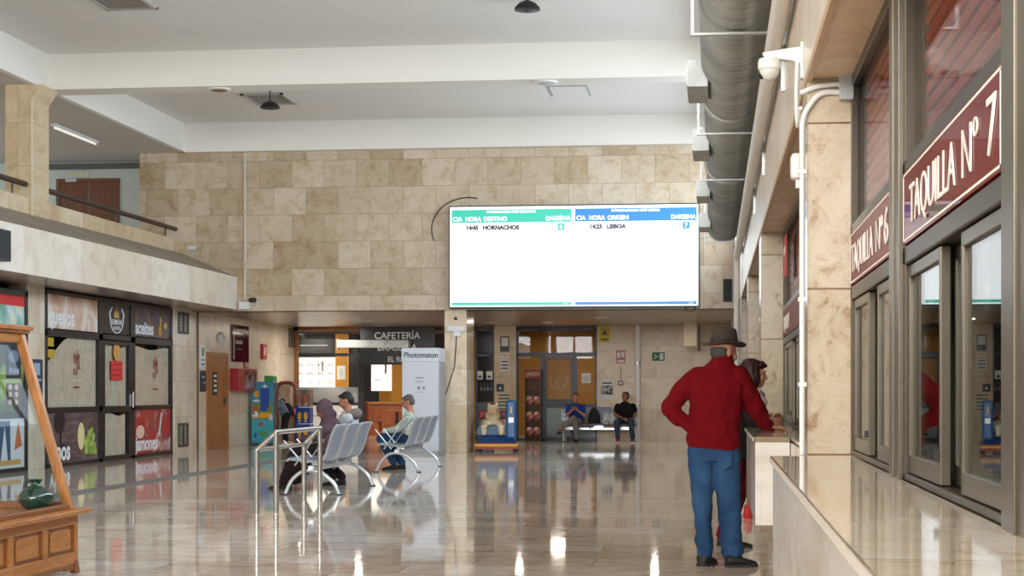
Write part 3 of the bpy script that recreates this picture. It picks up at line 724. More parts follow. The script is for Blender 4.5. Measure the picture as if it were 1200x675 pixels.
grille('grey upright vent grille high on the wall right of the shop', 34.55, 2.5, 0.68, 0.45)
grille('grey vent grille low on the wall near the floor', 34.55, 0.12, 0.66, 0.5)
grille('dark vent grille at the far end of the wall beside the cafe', 43.9, 2.45, 0.55, 0.5)
DOORW = wood('door_oak', (152, 96, 46), (178, 118, 62), 0.4, (9, 9, 1.2))
d1 = thing('door_1', 'brown wooden door with a dark notice plate in the left wall', 'door', (XL, 36.55, 0), 90); d1['kind'] = 'structure'
fb = MB(); fb.box(0, 0.12, -0.035, 0.01, 0, 2.16); fb.box(1.5, 1.65, -0.035, 0.01, 0, 2.16); fb.box(0.12, 1.5, -0.035, 0.01, 2.06, 2.16); fb.build('frame', DOORW, d1, 0.004)
lf = MB(); lf.box(0.12, 1.5, -0.015, 0.01, 0.01, 2.06); lf.box(0.2, 1.12, -0.022, -0.015, 1.0, 1.95); lf.box(0.2, 1.12, -0.022, -0.015, 0.15, 0.75); lf.box(1.2, 1.22, -.022, -.015, 0.1, 2.0); lf.build('leaf', DOORW, d1, 0.006)
pt = MB().box(0.42, 0.78, -0.03, -0.022, 1.2, 1.72).build('notice_plate', LOCK, d1)
ln = MB()
for i in range(4): ln.box(0.5, 0.7, -0.033, -0.03, 1.28 + i * .11, 1.33 + i * .11)
ln.build('print', WHITEP, pt)
MB().box(1.32, 1.38, -.03, -.015, .95, 1.15).tube([(1.35, -.03, 1.08), (1.35, -.07, 1.08), (1.26, -.07, 1.08)], .012).build('handle', BRONZED, d1)
il = thing('sign', 'white accessible toilet notice on the wall left of the wooden door', 'sign', (XL, 36.1, 1.8), 90)
MB().box(0, .34, -.012, 0, 0, .5).build('board', WHITEP, il)
MB().box(.1, .24, -.015, -.012, .26, .44).build('symbol', mat('green_print', (70, 140, 100), 0.5), il); MB().box(.06, .28, -.015, -.012, .06, .1).box(.06, .28, -.015, -.012, .16, .19).build('print', mat('grey_print'), il)
ib = thing('sign', 'dark blue board below the white notice left of the wooden door', 'sign', (XL, 36.08, 1.28), 90)
MB().box(0, .4, -.02, 0, 0, .46).build('board', mat('navy_board'), ib); MB().box(.2, .34, -.024, -.02, .18, .22).box(.08, .3, -.024, -.02, .3, .34).build('print', mat('pale_blue_print'), ib)
sl = thing('sounder', 'round white alarm sounder on the wall above the wooden door', 'alarm', (XL, 37.65, 2.5), 90)
MB().lathe([(0.13, 0), (0.13, 0.03), (0.1, 0.07), (0.03, 0.085)], (0, 0, 0), 24, Matrix.Rotation(PI / 2, 4, 'X')).build('case', WPL, sl, smooth=True)
MB().lathe([(0.045, 0.08), (0.04, 0.1), (0.01, 0.105)], (0, 0, 0), 16, Matrix.Rotation(PI / 2, 4, 'X')).build('grille', mat('grey_plastic'), sl, smooth=True)
mp = thing('sign', 'tall dark maroon information panel with pale lettering on left wall', 'sign', (XL, 38.5, 1.98), 90)
MB().box(0, 1.42, -.035, 0, 0, .86).build('board', sheen('maroon_panel', (84, 26, 36), .06, .1), mp, 0.004)
MB().box(.1, .16, -.04, -.035, .05, .8).build('pale_strip', mat('silver_strip', (190, 186, 182), .4), mp)
text('lettering', 'INFORMACIÓN', 0.13, (.28, -.037, .68), SIGNW, mp, sx=1.0, bold=.003); text('lettering', 'ESTACIÓN', .12, (.28, -.037, .42), SIGNW, mp, sx=1.0); text('lettering', 'de autobuses', .08, (.28, -.037, .28), mat('grey_print'), mp, sx=1.2)
fc = wallbox('fire_hose_cabinet', 'red fire hose cabinet with a glazed door below the maroon panel', 'cabinet', 38.4, 1.3, 1.66, .52, .2, mat('fire_red', (168, 30, 34), .35))
MB().box(.55, 1.6, -.212, -.2, .05, .47).build('door_glass', blotch('hose_glass', [(.35, (92, 40, 44)), (.55, (150, 110, 112)), (.7, (190, 176, 178))], 4, .15), fc)
fs = thing('sign', 'small red square fire hose sign standing out above the red cabinet', 'sign', (XL, 39.55, 1.84), 90)
MB().box(0, .34, -.03, 0, 0, .23).build('board', mat('fire_red'), fs); MB().box(.1, .26, -.034, -.03, .04, .18).build('symbol', WHITEP, fs); MB().box(.13, .22, -.037, -.034, .07, .14).build('symbol_inset', mat('fire_red'), fs)
fl_ = thing('alarm_light', 'narrow red alarm light high on the left wall', 'alarm', (XL, 41.1, 2.08), 90)
MB().box(0, .4, -.06, 0, 0, .38).build('case', mat('alarm_red', (196, 40, 40), .35), fl_, .01); MB().box(.14, .26, -.066, -.06, .1, .3).build('lens', WHITEP, fl_)
sp = wallbox('loudspeaker', 'black loudspeaker box on the pale gallery edge at the left', 'speaker', 0, 0, .62, .44, .16, LOCK); sp.location = (-10.1, 22.7, 3.14)
MB().box(.03, .59, -.168, -.16, .03, .41).build('grille_cloth', mat('speaker_cloth', (44, 46, 50), .8), sp)
# gallery rail
rl = thing('handrail', 'dark brown round handrail along the gallery parapet', 'handrail', (-11.3, 28.02, 4.72))
BRN = mat('rail_brown', (58, 34, 28), .4)
MB().tube([(0, 0, 0), (0, 7.0, 0)], .048, 14).build('rail', BRN, rl, smooth=True)
ps_ = MB()
for y in (0.5, 3.4, 6.4): ps_.cyl((-0.02, y, -0.215), (-0.02, y, 0), .016)
ps_.build('post', BRN, rl)
r2 = thing('handrail', 'dark brown handrail nearer than the gallery column', 'handrail', (-11.3, 21.0, 4.72))
MB().tube([(0, 0, 0), (0, 6.1, 0)], .048, 14).build('rail', BRN, r2, smooth=True)
ps_ = MB()
for y in (0.5, 3.4, 5.6): ps_.cyl((-0.02, y, -0.215), (-0.02, y, 0), .016)
ps_.build('post', BRN, r2)
# gallery door, light, sign
d2 = thing('door_2', 'dark brown double door in the gallery end wall', 'door', (-14.5, 36.7, 3.75)); d2['kind'] = 'structure'
DBR = wood('door_mahogany', (100, 54, 28), (126, 74, 42), .4, (9, 9, 1.2))
for x in (0, .66):
    l_ = MB().box(x + .01, x + .65, -.03, 0, 0, 2.2)
    l_.box(x + .1, x + .55, -.042, -.03, 1.15, 2.05).box(x + .1, x + .55, -.042, -.03, .15, 1.0); l_.build('leaf', DBR, d2, .006)
fb = MB(); fb.box(-.07, .01, -.05, 0, 0, 2.28); fb.box(1.31, 1.38, -.05, 0, 0, 2.28); fb.box(.01, 1.31, -.05, 0, 2.2, 2.28); fb.build('frame', DBR, d2)
MB().cyl((.6, -.09, .95), (.6, -.09, 1.2), .014).cyl((.72, -.09, .95), (.72, -.09, 1.2), .014).build('handle', STEEL, d2)
struct('trim_9', MB().box(-15.3, -12.3, 36.6, 36.7, 6.24, 6.36).box(-15.0, -14.93, 36.6, 36.7, 3.75, 6.3), mat('grey_trim', (92, 92, 90), .5), 'dark trim under the gallery ceiling')
el = thing('exit_light', 'small emergency exit light above the gallery double door', 'exit light', (-14.05, 36.7, 6.06))
MB().box(-.24, .24, -.08, 0, 0, .13).build('case', WPL, el, .01); MB().box(-.2, .2, -.085, -.08, .02, .11).build('lens', mat('exit_lens', (206, 200, 160), .3), el)
MB().box(-.3, -.05, -.07, -.01, -.1, -.03).build('lamp', STEEL, el)
ft = thing('ceiling_light', 'fluorescent batten light on the dim gallery ceiling', 'light', (-12.5, 31.3, 6.4))
MB().box(-.05, .05, 0, 2.3, -.05, 0).build('batten', WPL, ft); MB().cyl((0, .06, -.075), (0, 2.24, -.075), .02).build('tube', mat('tube_glow', (240, 238, 228), .4, emit=.5), ft)
# conduit and camera on the end wall left
cw = thing('conduit', 'thin pale conduit running down the travertine wall', 'conduit', (-9.92, YB - .03, 3.2))
MB().cyl((0, 0, .02), (0, 0, 3.16), .028, n=12).build('pipe_run', mat('cream_conduit', (206, 196, 176), .5), cw, smooth=True)
for z in (.8, 1.9, 2.9): MB().box(-.045, .045, -.03, .03, z, z + .03).build('clip', mat('cream_conduit'), cw)
cb_ = thing('security_camera', 'small black eyed camera on a white box at the foot of the conduit', 'camera', (-9.92, YB, 3.03))
MB().box(-.12, .1, -.09, 0, .01, .17).build('junction_box', WPL, cb_, .008)
MB().tube(fillet([(.1, -.04, .06), (.24, -.04, .0), (.3, -.04, .12), (.22, -.06, .22)], .08), .012).build('cable', WPL, cb_)
MB().cyl((.12, -.05, .2), (.24, -.12, .2), .05, .055).build('barrel', LOCK, cb_, smooth=True); MB().cyl((.1, -.04, .12), (.16, -.07, .2), .016).build('bracket', WPL, cb_)
lw = thing('floodlight', 'tiny bracket lamp on the ledge corner at the end of the parapet', 'lamp', (-11.0, 35.2, 4.13))
MB().tube([(0, 0, 0), (.02, 0, .16)], .012).build('stem', mat('grey_plastic'), lw); MB().box(-.08, .08, -.06, .03, .16, .24).build('head', WPL, lw, .01)
def disc(name, label, cat, loc, r, m, rim=None):
    t = thing(name, label, cat, loc)
    MB().lathe([(r, 0), (r, -.02), (r * .8, -.03)], n=28).build('rim', rim or WPL, t, smooth=True)
    MB().lathe([(r * .78, -.028), (r * .5, -.04), (r * .1, -.045)], n=28).build('face', m, t, smooth=True); return t
disc('ceiling_vent', 'round brown ceiling vent under the white beam at the left', 'vent', (-8.29, 28.05, 6.4), .19, mat('vent_brown', (140, 100, 58), .6))
disc('ceiling_vent', 'round pale ceiling vent under the white beam near the screen', 'vent', (-2.75, 28.05, 6.4), .2, mat('grey_plastic'))
hp = thing('ceiling_hatch', 'square access hatch in the plaster ceiling above the screen', 'hatch', (-2.72, 32.3, 7.0))
MB().box(-.38, .38, -.55, .55, -.012, 0).build('frame', mat('hatch_grey', (170, 172, 176), .6), hp); MB().box(-.34, .34, -.5, .5, -.02, -.01).build('panel', CEIL, hp)
def spot(label, loc, drop):
    t = thing('ceiling_spotlight', label, 'spotlight', loc)
    MB().lathe([(.03, 0), (.03, -.02), (.012, -.03), (.012, -drop)], n=14).build('stem', LOCK, t)
    MB().lathe([(.03, -drop), (.12, -drop - .04), (.18, -drop - .1), (.19, -drop - .14), (.16, -drop - .15)], n=24).build('shade', LOCK, t, smooth=True)
    MB().lathe([(.15, -drop - .135), (.05, -drop - .15), (.01, -drop - .15)], n=20).build('lens', mat('spot_lens', (150, 170, 170), .15), t, smooth=True)
spot('black spotlight hanging beside the ceiling grille at the left', (-8.35, 31.6, 7.0), .2)
spot('black spotlight cut by the top edge above the screen', (-2.68, 24.6, 7.0), .04)
def cgrille(label, x, y, w, d):
    t = thing('ceiling_grille', label, 'vent', (x, y, 7.0))
    b = MB(); b.box(-w, w, -d, -d + .06, -.03, 0); b.box(-w, w, d - .06, d, -.03, 0); b.box(-w, -w + .06, -d, d, -.03, 0); b.box(w - .06, w, -d, d, -.03, 0); b.build('frame', mat('grille_pale', (190, 186, 178), .5), t)
    s = MB()
    for i in range(8): s.box(-w + .06, w - .06, -d + .06 + i * (2 * d - .12) / 8, -d + .1 + i * (2 * d - .12) / 8, -.02, 0)
    s.build('slats', mat('grille_slat', (150, 144, 136), .5), t)  # slats a darker tone than the pale frame
cgrille('square ceiling grille behind the black spotlight at the left', -8.6, 32.5, .42, .6)
cgrille('square ceiling grille cut by the top left edge', -8.6, 24.2, .4, .4)
# ------------------------------------------------------------------ back: screen, signs, entrances, cafe, machines
def lab(o, l): o['label'] = l; return o
# information screen
SX0, SX1, SZ0, SZ1, SYF = -5.46, -0.31, 3.05, 5.13, YB - 0.28
sc_ = thing('information_screen', 'large bright white departures and arrivals screen on the travertine end wall', 'screen', (SX0, SYF, SZ0))
SW, SH = SX1 - SX0, SZ1 - SZ0
MB().box(-.03, SW + .03, .02, .2, -.03, SH + .03).build('casing', mat('screen_casing', (36, 52, 54), .4), sc_, .006)
br_ = MB()
for x in (.8, 2.6, 4.4): br_.box(x - .05, x + .05, .2, .28, .2, SH - .2)
br_.build('bracket', GALV, sc_)
def em(name, rgb, e): return mat(name, rgb, .3, emit=e)
EW, EG, EGL, EB, EBL = em('screen_white', (250, 252, 255), .86), em('screen_green', (30, 158, 136), 1.0), em('screen_green_light', (66, 200, 176), 1.0), em('screen_blue', (24, 104, 182), 1.0), em('screen_blue_light', (40, 130, 214), 1.0)
ET, ETX = em('screen_text_white', (255, 255, 255), 1.2), em('screen_text_dark', (30, 42, 56), .4)
for k, (x0, x1, c, cl, dest, hora, city, num, head, nm) in enumerate(((0, SW / 2 - .005, EG, EGL, 'DESTINO', '14:45', 'HORNACHOS', '6', 'PRÓXIMAS SALIDAS / NEXT DEPARTURES', 'departures'),
                                              (SW / 2 + .005, SW, EB, EBL, 'ORIGEN', '14:25', 'LISBOA', '7', 'PRÓXIMAS LLEGADAS / NEXT ARRIVALS', 'arrivals'))):
    pnl = MB().box(x0, x1, 0, .02, 0, SH).build('display', EW, sc_); pnl['label'] = 'bright white half of the screen with a %s header' % ('green' if k == 0 else 'blue')
    w = x1 - x0
    MB().box(x0 + .04, x1 - .03, -.004, 0, SH - .33, SH - .06).build('header', c, pnl)
    MB().box(x0 + .04, x1 - .03, -.004, 0, .03, .09).build('footer', c, pnl)
    text('lettering', head, .062, (x0 + w * .5, -.006, SH - .13), ET, pnl, align='CENTER', sx=.9, bold=.002)
    for s, fx in (('CIA', .025), ('HORA', .125), (dest, .275)): text('lettering', s, .125, (x0 + w * fx, -.006, SH - .295), ET, pnl, sx=.95, bold=.002)
    text('lettering', 'DARSENA', .125, (x1 - .05, -.006, SH - .295), ET, pnl, sx=.92, bold=.002, align='RIGHT')
    text('lettering', hora, .12, (x0 + w * .13, -.006, SH - .475), ETX, pnl, bold=.008); text('lettering', city, .12, (x0 + w * .27, -.006, SH - .475), ETX, pnl, bold=.008)
    bx = x0 + w * .905; MB().box(bx - .07, bx + .07, -.006, 0, SH - .5, SH - .36).build('bay_badge', c, pnl)
    text('lettering', num, .11, (bx, -.009, SH - .465), ET, pnl, align='CENTER', bold=.004)
    lg_ = MB()
    for z in ((.39, .45) if k else (.44, .44)): lg_.box(x0 + .05, x0 + .24, -.004, 0, SH - z - .012, SH - z)
    lg_.build('company_mark', EGL, pnl); text('lettering', '1 / 1', .05, (x1 - .1, -.006, .04), ET, pnl, align='RIGHT')
cl_ = thing('cable', 'black cable looping out behind the top left of the screen', 'cable', (SX0, YB - .02, 4.6))
MB().tube([Vector((.35 + .78 * math.cos(a), 0, .1 + .66 * math.sin(a))) for a in [PI * (.42 + .7 * i / 16) for i in range(17)]], .011, 8).build('loop', LOCK, cl_)
cl2 = thing('cable', 'short black cable loop hanging under the lower right of the screen', 'cable', (SX1, SYF + .1, SZ0))
MB().tube([Vector((-.16 + .1 * math.cos(a), 0, -.03 + .09 * math.sin(a))) for a in [PI * (1 + i / 12) for i in range(13)]], .01, 8).build('loop', LOCK, cl2)
spk = thing('loudspeaker', 'narrow black loudspeaker on the end wall right of the screen', 'speaker', (.22, YB, 3.14))
MB().box(-.02, .16, -.14, 0, 0, .46).build('case', LOCK, spk, .006); MB().box(0, .14, -.146, -.14, .02, .44).build('grille_cloth', mat('speaker_cloth'), spk)
MB().box(.16, .2, -.1, 0, -.02, .5).build('bracket', mat('grey_plastic'), spk)
# column fittings
cf = thing('emergency_light', 'white emergency light with hanging cable on the column beside the photo booth', 'emergency light', (-5.38, YB, 2.52))
MB().box(-.18, .2, -.07, 0, .03, .15).build('case', WPL, cf, .01); MB().box(-.04, .12, -.06, 0, -.08, .03).build('socket', WPL, cf, .005)
MB().tube([(.02, -.02, -.08), (-.02, -.015, -.7), (-.18, -.012, -1.2), (-.23, -.012, -1.35)], .01).build('cable', LOCK, cf); MB().cyl((.0, -.03, .3), (0, 0, .3), .035).build('bell', LOCK, cf)
# soffit downlights
for i, (x, y, l_) in enumerate(((-4.1, 42.3, 'in front of the entrance door'), (-2.6, 39.5, 'above the seated man'), (-8.3, 40.5, 'outside the cafe'), (-5.5, 42, 'above the marble pier'))):
    t = thing('ceiling_light', 'round recessed downlight in the low soffit ' + l_, 'light', (x, y, 3.0))
    MB().lathe([(.14, 0), (.14, -.012), (.11, -.02)], n=24).build('rim', WPL, t); MB().lathe([(.108, -.012), (.108, -.018), (.01, -.018)], n=24).build('lens', mat('downlight_glow', (255, 246, 230), .3, emit=2.5), t)
# pale downpipe
pw = thing('downpipe', 'white round downpipe standing against the back wall beside the seated man', 'pipe', (-1.95, YF - .1, 0))
MB().cyl((0, 0, 0), (0, 0, 3.0), .075, n=18).build('pipe_run', mat('white_pipe', (244, 244, 242), .35), pw, smooth=True); MB().cyl((0, 0, 0), (0, 0, .08), .11, n=18).build('foot', mat('white_pipe'), pw, smooth=True)
for z in (.9, 2.0): MB().cyl((0, 0, z), (0, 0, z + .05), .083, n=18).build('clamp', STEEL, pw)
# wall signs at the back
def bsign(label, x, z, w, h, m, name='sign', cat='sign', y=YF, d=.02):
    t = thing(name, label, cat, (x, y, z)); MB().box(0, w, -d, 0, 0, h).build('board', m, t); return t
t = bsign('yellow hazard sign high on the back wall beside the glass entrance', -2.95, 2.56, .26, .4, mat('sign_yellow', (206, 184, 40), .5)); MB().prism([(.06, .2), (.2, .2), (.13, .34)], -.024, -.02, 'xz').build('symbol', LOCK, t); MB().box(.05, .21, -.024, -.02, .06, .1).build('print', LOCK, t)
t = bsign('red fire alarm sign on the back wall above the poster', -2.52, 2.02, .24, .34, mat('fire_red')); MB().box(.03, .11, -.024, -.02, .14, .28).box(.14, .21, -.024, -.02, .16, .3).build('symbol', WHITEP, t); MB().box(.03, .21, -.024, -.02, .03, .08).build('print', WHITEP, t)
t = bsign('green emergency exit sign on the back wall right of the white downpipe', -1.58, 2.08, .32, .22, mat('exit_green', (22, 96, 66), .5)); MB().box(.2, .29, -.024, -.02, .03, .19).build('printed_door', WHITEP, t); MB().limb([(.08, -.022, .15), (.1, -.022, .1), (.06, -.022, .05)], [.022, .016, .01], 8).prism([(.12, .09), (.12, .13), (.18, .11)], -.024, -.02, 'xz').build('running_figure', WHITEP, t)
t = bsign('black and white poster on the back wall above the bench', -2.93, 1.06, .35, .5, mat('paper_white'), 'poster', 'poster'); MB().box(.02, .33, -.024, -.02, .14, .38).build('photo', blotch('poster_photo', [(.4, (30, 32, 36)), (.6, (190, 192, 196))], 9, .5), t); MB().box(.05, .3, -.024, -.02, .42, .46).build('print', LOCK, t)
t = bsign('small brown alarm button below the red sign on the back wall', -2.47, 1.44, .14, .13, mat('alarm_brown', (140, 88, 66), .4), 'alarm_button', 'alarm', YF, .05); MB().cyl((.07, -.06, .065), (.07, -.05, .065), .035).build('button', WPL, t); MB().tube([(.07, -.01, .13), (.08, -.01, .5)], .008).build('cable', mat('alarm_brown'), t)
bx = thing('junction_box', 'travertine coloured boxing with a dark slot under the soffit at far right', 'box', (-.72, 42.2, 2.4))
MB().box(0, .32, 0, .6, 0, .6).build('case', mat('boxing', (206, 186, 158), .4), bx, .004); MB().box(.34, .4, 0.02, .2, -.12, .5).build('slot_lamp', LOCK, bx)
# notices on the pier
NB = mat('navy_board')
for lb, z, w, h, c in (('blue and white sign highest on the marble pier left of the entrance', 2.33, .24, .4, NB), ('second sheet down on the marble pier, white strip with orange print', 2.16, .24, .12, WHITEP),
                       ('grey and white notice in the middle of the marble pier', 1.82, .24, .3, WHITEP), ('small dark blue square sign on the edge of the marble pier', 1.28, .2, .2, NB), ('cream notice with dark heading lowest on the marble pier', .78, .36, .46, mat('cream_sheet', (208, 202, 170), .6))):
    xx = {.2: -5.66, .36: -5.64}.get(w, -5.56)
    t = bsign(lb, xx, z, w, h, c, y=YF - .02, d=.012)
    if c is NB and h > .3: MB().box(.03, .21, -.016, -.012, .14, .37).build('symbol', mat('paper_white'), t)
    elif c is NB: MB().prism([(.06, .06), (.14, .06), (.1, .14)], -.016, -.012, 'xz').build('symbol', WHITEP, t)
    else:
        p_ = MB()
        for i in range(max(1, int(h / .09))): p_.box(.03, w - .03, -.016, -.012, h - .07 - i * .09, h - .035 - i * .09)
        p_.build('print', mat('orange_print', (206, 140, 80), .6) if h < .2 else mat('slate_print', (70, 76, 84), .6), t)
# ---- entrance right: glazed bay with door
ALU = mat('dark_blue_frame', (40, 46, 60), .35, .3)
ent = thing('door_3', 'dark framed glass entrance with an orange panel in its door', 'door', (-5.14, YF, 0)); ent['kind'] = 'structure'
EWd = 2.12
f = MB()
for x0, x1, z0, z1 in ((0, .06, 0, 2.95), (EWd - .04, EWd, 0, 2.95), (0, EWd, 2.2, 2.3), (.64, .74, 0, 2.2), (1.5, 1.6, 0, 2.2), (0, EWd, 0, .06), (1.6, EWd, .88, .95), (0, EWd, 2.88, 2.95)): f.box(x0, x1, -.02, .06, z0, z1)
f.build('frame', ALU, ent, .004)
lf = MB()
for x0, x1, z0, z1 in ((.74, .8, .03, 2.18), (1.44, 1.5, .03, 2.18), (.8, 1.44, 2.12, 2.18), (.8, 1.44, .03, .1), (.8, 1.44, .86, .92)): lf.box(x0, x1, -.03, .05, z0, z1)
leaf = lf.build('leaf', ALU, ent, .004)
ORG = mat('entrance_orange', (196, 134, 40), .5)
MB().box(.8, 1.44, .005, .02, 1.08, 2.12).build('orange_panel', ORG, leaf); MB().box(.8, 1.44, .005, .02, .92, 1.08).build('striped_band', blotch('grey_band', [(.4, (120, 118, 110)), (.6, (80, 78, 76))], 20, .5), leaf)
MB().box(.8, 1.44, .005, .02, .1, .86).build('lower_panel', mat('pale_green_panel', (150, 166, 160), .35), leaf)
MB().box(1.6, EWd - .04, .005, .02, .06, .88).build('lower_panel', mat('pale_green_panel'), ent); MB().box(.06, .64, .005, .02, .06, .12).build('plinth', mat('pale_green_panel'), ent)
em_ = MB(); em_.tube([Vector((1.12 + .2 * math.cos(a), -.004, 1.5 + .17 * math.sin(a))) for a in [PI * (1 + i / 14) for i in range(15)]], .013, 6)
em_.tube([(.92, -.004, 1.5), (.88, -.004, 1.6), (.95, -.004, 1.66)], .016, 6); em_.tube([(1.32, -.004, 1.5), (1.36, -.004, 1.6), (1.29, -.004, 1.66)], .016, 6); em_.tube([(1.03, -.004, 1.5), (1.12, -.004, 1.66), (1.21, -.004, 1.5), (1.03, -.004, 1.5)], .013, 6)
em_.build('emblem', mat('emblem_cream', (232, 206, 150), .5), leaf)
text('lettering', 'EL RINCÓN', .08, (1.12, -.004, 1.4), mat('emblem_cream'), leaf, align='CENTER')
pg = MB()
for x0, x1, z0, z1 in ((.06, EWd - .04, 2.3, 2.88), (.06, .64, .12, 2.2), (1.6, EWd - .04, .95, 2.2), (.8, 1.44, .1, 2.12)): pg.box(x0, x1, -.006, .0, z0, z1)
pg.build('glazing', glass('entrance_glass', (250, 251, 252), 1.5, 0.25), ent)
t = bsign('white paper taped in the dark window beside the orange door', -3.42, 1.5, .24, .26, mat('paper_white'), 'paper_notice', 'notice', YF - .007, .003); MB().box(.04, .2, -.005, -.003, .06, .2).build('print', mat('pale_print'), t)
iw = MB().box(-5.9, -2.7, 48.5, 48.7, 0, 3.0); struct('wall_entrance', iw, mat('ochre_wall', (176, 122, 44), .7), 'ochre inner wall behind the glass entrance')
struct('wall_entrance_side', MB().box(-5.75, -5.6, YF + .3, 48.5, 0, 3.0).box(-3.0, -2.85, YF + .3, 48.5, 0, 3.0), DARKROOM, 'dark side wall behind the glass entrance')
dp = thing('display_rack', 'tall wooden rack holding packed cured meat beside the orange door', 'rack', (-4.88, YF - .38, 0))
WR = wood('rack_wood', (84, 54, 38), (112, 74, 52), .5, (2, 2, 10))
for x0, x1, y0_, y1_, z0, z1, nm in ((0, .03, 0, .26, 0, 1.85, 'side_panel'), (.4, .43, 0, .26, 0, 1.85, 'side_panel'), (.03, .4, .22, .26, 0, 1.85, 'back_panel')): MB().box(x0, x1, y0_, y1_, z0, z1).build(nm, WR, dp, .003)
for i in range(4): MB().box(.03, .4, .02, .22, .1 + i * .4, .125 + i * .4).build('shelf', WR, dp, .002)
hd = MB().box(-.01, .44, -.01, .03, 1.62, 1.86).build('header_board', mat('header_red', (130, 58, 46), .5), dp); text('lettering', 'JAMÓN', .13, (.215, -.012, 1.69), mat('emblem_cream'), hd, align='CENTER', sx=.8)
MEAT = blotch('cured_meat', [(.38, (130, 46, 42)), (.48, (190, 104, 92)), (.58, (236, 208, 196))], 11, .3)
for i in range(3):
    for k in range(2):
        p_ = MB().ell((0, 0, .125), (.09, .05, .125), None, 14, 10).build('meat_pack', MEAT, None, smooth=True, label='pack of cured meat, %s on the %s shelf of the wooden rack' % (('left', 'right')[k], ('lowest', 'middle', 'upper')[i]), cat='meat pack', group='cured meat packs on the wooden rack')
        p_.location = (-4.88 + .12 + .19 * k, YF - .38 + .1, .125 + i * .4)
# ---- window left of pier
wn = thing('window_4', 'narrow dark bar window with two white notices beside the column', 'window', (-6.22, YF, 0)); wn['kind'] = 'structure'; wn.name = 'window_10'
f = MB()
for x0, x1, z0, z1 in ((0, .05, 0, 2.95), (.46, .5, 0, 2.95), (0, .5, 2.2, 2.27), (0, .5, 2.88, 2.95), (0, .5, 0, .06)): f.box(x0, x1, -.02, .06, z0, z1)
f.build('frame', ALU, wn, .004); MB().box(.05, .46, 0, .006, .06, 2.88).build('pane', SHOPG, wn); MB().box(.05, .46, .02, .03, .06, 1.0).build('lower_panel', mat('slate_panel', (96, 104, 110), .4), wn)
for i, l_ in enumerate(('left', 'right')):
    t = bsign('white notice, %s one of the pair in the bar window' % l_, -6.18 + .25 * i, 1.6, .16, .22, mat('paper_white'), 'paper_notice', 'notice', YF - .006, .004); MB().box(.04, .12, -.006, -.004, .04, .1).build('print', LOCK, t)
SHD = mat('shelf_dark', (50, 46, 44), .5)
gsf = thing('glass_shelf', 'dark shelf of hanging stem glasses behind the bar window', 'shelf', (-6.2, YF + .35, 1.5)); MB().box(0, .48, 0, .3, 0, .03).build('board', SHD, gsf); MB().box(0, .48, .3, .34, -.5, .2).build('back_panel', SHD, gsf)
WG = mat('stem_glass', (190, 196, 200), .08, spec=.8)
for i in range(5):
    gg = MB().lathe([(.03, 0), (.03, -.005), (.006, -.012), (.006, -.09), (.034, -.12), (.036, -.17), (.03, -.2)], n=12).build('wine_glass', WG, None, smooth=True, label='stem glass hanging upside down behind the bar window', cat='glass', group='stem glasses behind the bar window')
    gg.location = (-6.13 + i * .09, YF + .45, 1.5)
# ---- CAFETERIA sign and cafe front
cs = thing('sign', 'black CAFETERÍA BRASERÍA sign above the cafe entrance', 'sign', (-9.18, 43.9, 1.98))
MB().box(0, 1.98, 0, .06, 0, .98).build('board', mat('sign_black', (22, 22, 26), .35), cs, .004)
GT = mat('letter_grey', (226, 228, 230), .4)
text('lettering', 'CAFETERÍA', .25, (.98, -.004, .68), GT, cs, align='CENTER', sx=.98, bold=.004); text('lettering', 'BRASERÍA', .25, (.98, -.004, .37), GT, cs, align='CENTER', sx=.98, bold=.004); text('lettering', 'EL RINCÓN', .19, (1.2, -.004, .08), WHITEP, cs, align='CENTER', sx=.95, bold=.004)
hs = thing('shutter_housing', 'grey metal roller grille housing across the cafe front', 'shutter housing', (-9.62, 43.2, 2.41))
MB().box(0, 1.85, 0, .2, 0, .2).build('case', GALV, hs, .01); MB().box(-.03, 0, -.01, .22, -.03, .22).build('end_plate', STEEL, hs); MB().box(1.1, 1.22, -.02, .0, .05, .15).build('key_switch', mat('grey_plastic'), hs)
OAK = wood('cafe_oak', (140, 92, 48), (166, 112, 60), .4, (9, 9, 1.2))
cfr = thing('window_11', 'cafe front with a wooden post, glazing and dark rails', 'window', (-11.08, YF, 0)); cfr['kind'] = 'structure'
f = MB(); f.box(.0, .1, -.03, .08, 0, 3.0).box(0, 1.75, -.03, .06, 2.9, 3.0); f.build('post', OAK, cfr, .004)
f = MB(); f.box(.1, 1.75, -.02, .04, 2.22, 2.3).box(.1, 1.75, -.02, .04, .92, .99); f.build('dark_rail', LOCK, cfr); MB().box(1.72, 1.9, -.03, .07, 0, 2.2).build('black_post', LOCK, cfr)
MB().box(.1, 1.72, 0, .006, .99, 2.9).build('pane', glass('cafe_glass', (248, 249, 248), 1.45, .6), cfr)
MB().box(.1, 1.72, .0, .03, .02, .92).build('lower_panel', mat('cafe_panel_white', (242, 243, 243), .35), cfr); MB().box(.1, 1.72, -.008, 0, .62, .65).build('panel_line', mat('grey_plastic'), cfr)
MB().box(.1, 1.72, .0, .03, .99, 1.4).build('frosted_panel', mat('frosted', (244, 245, 246), .4), cfr)
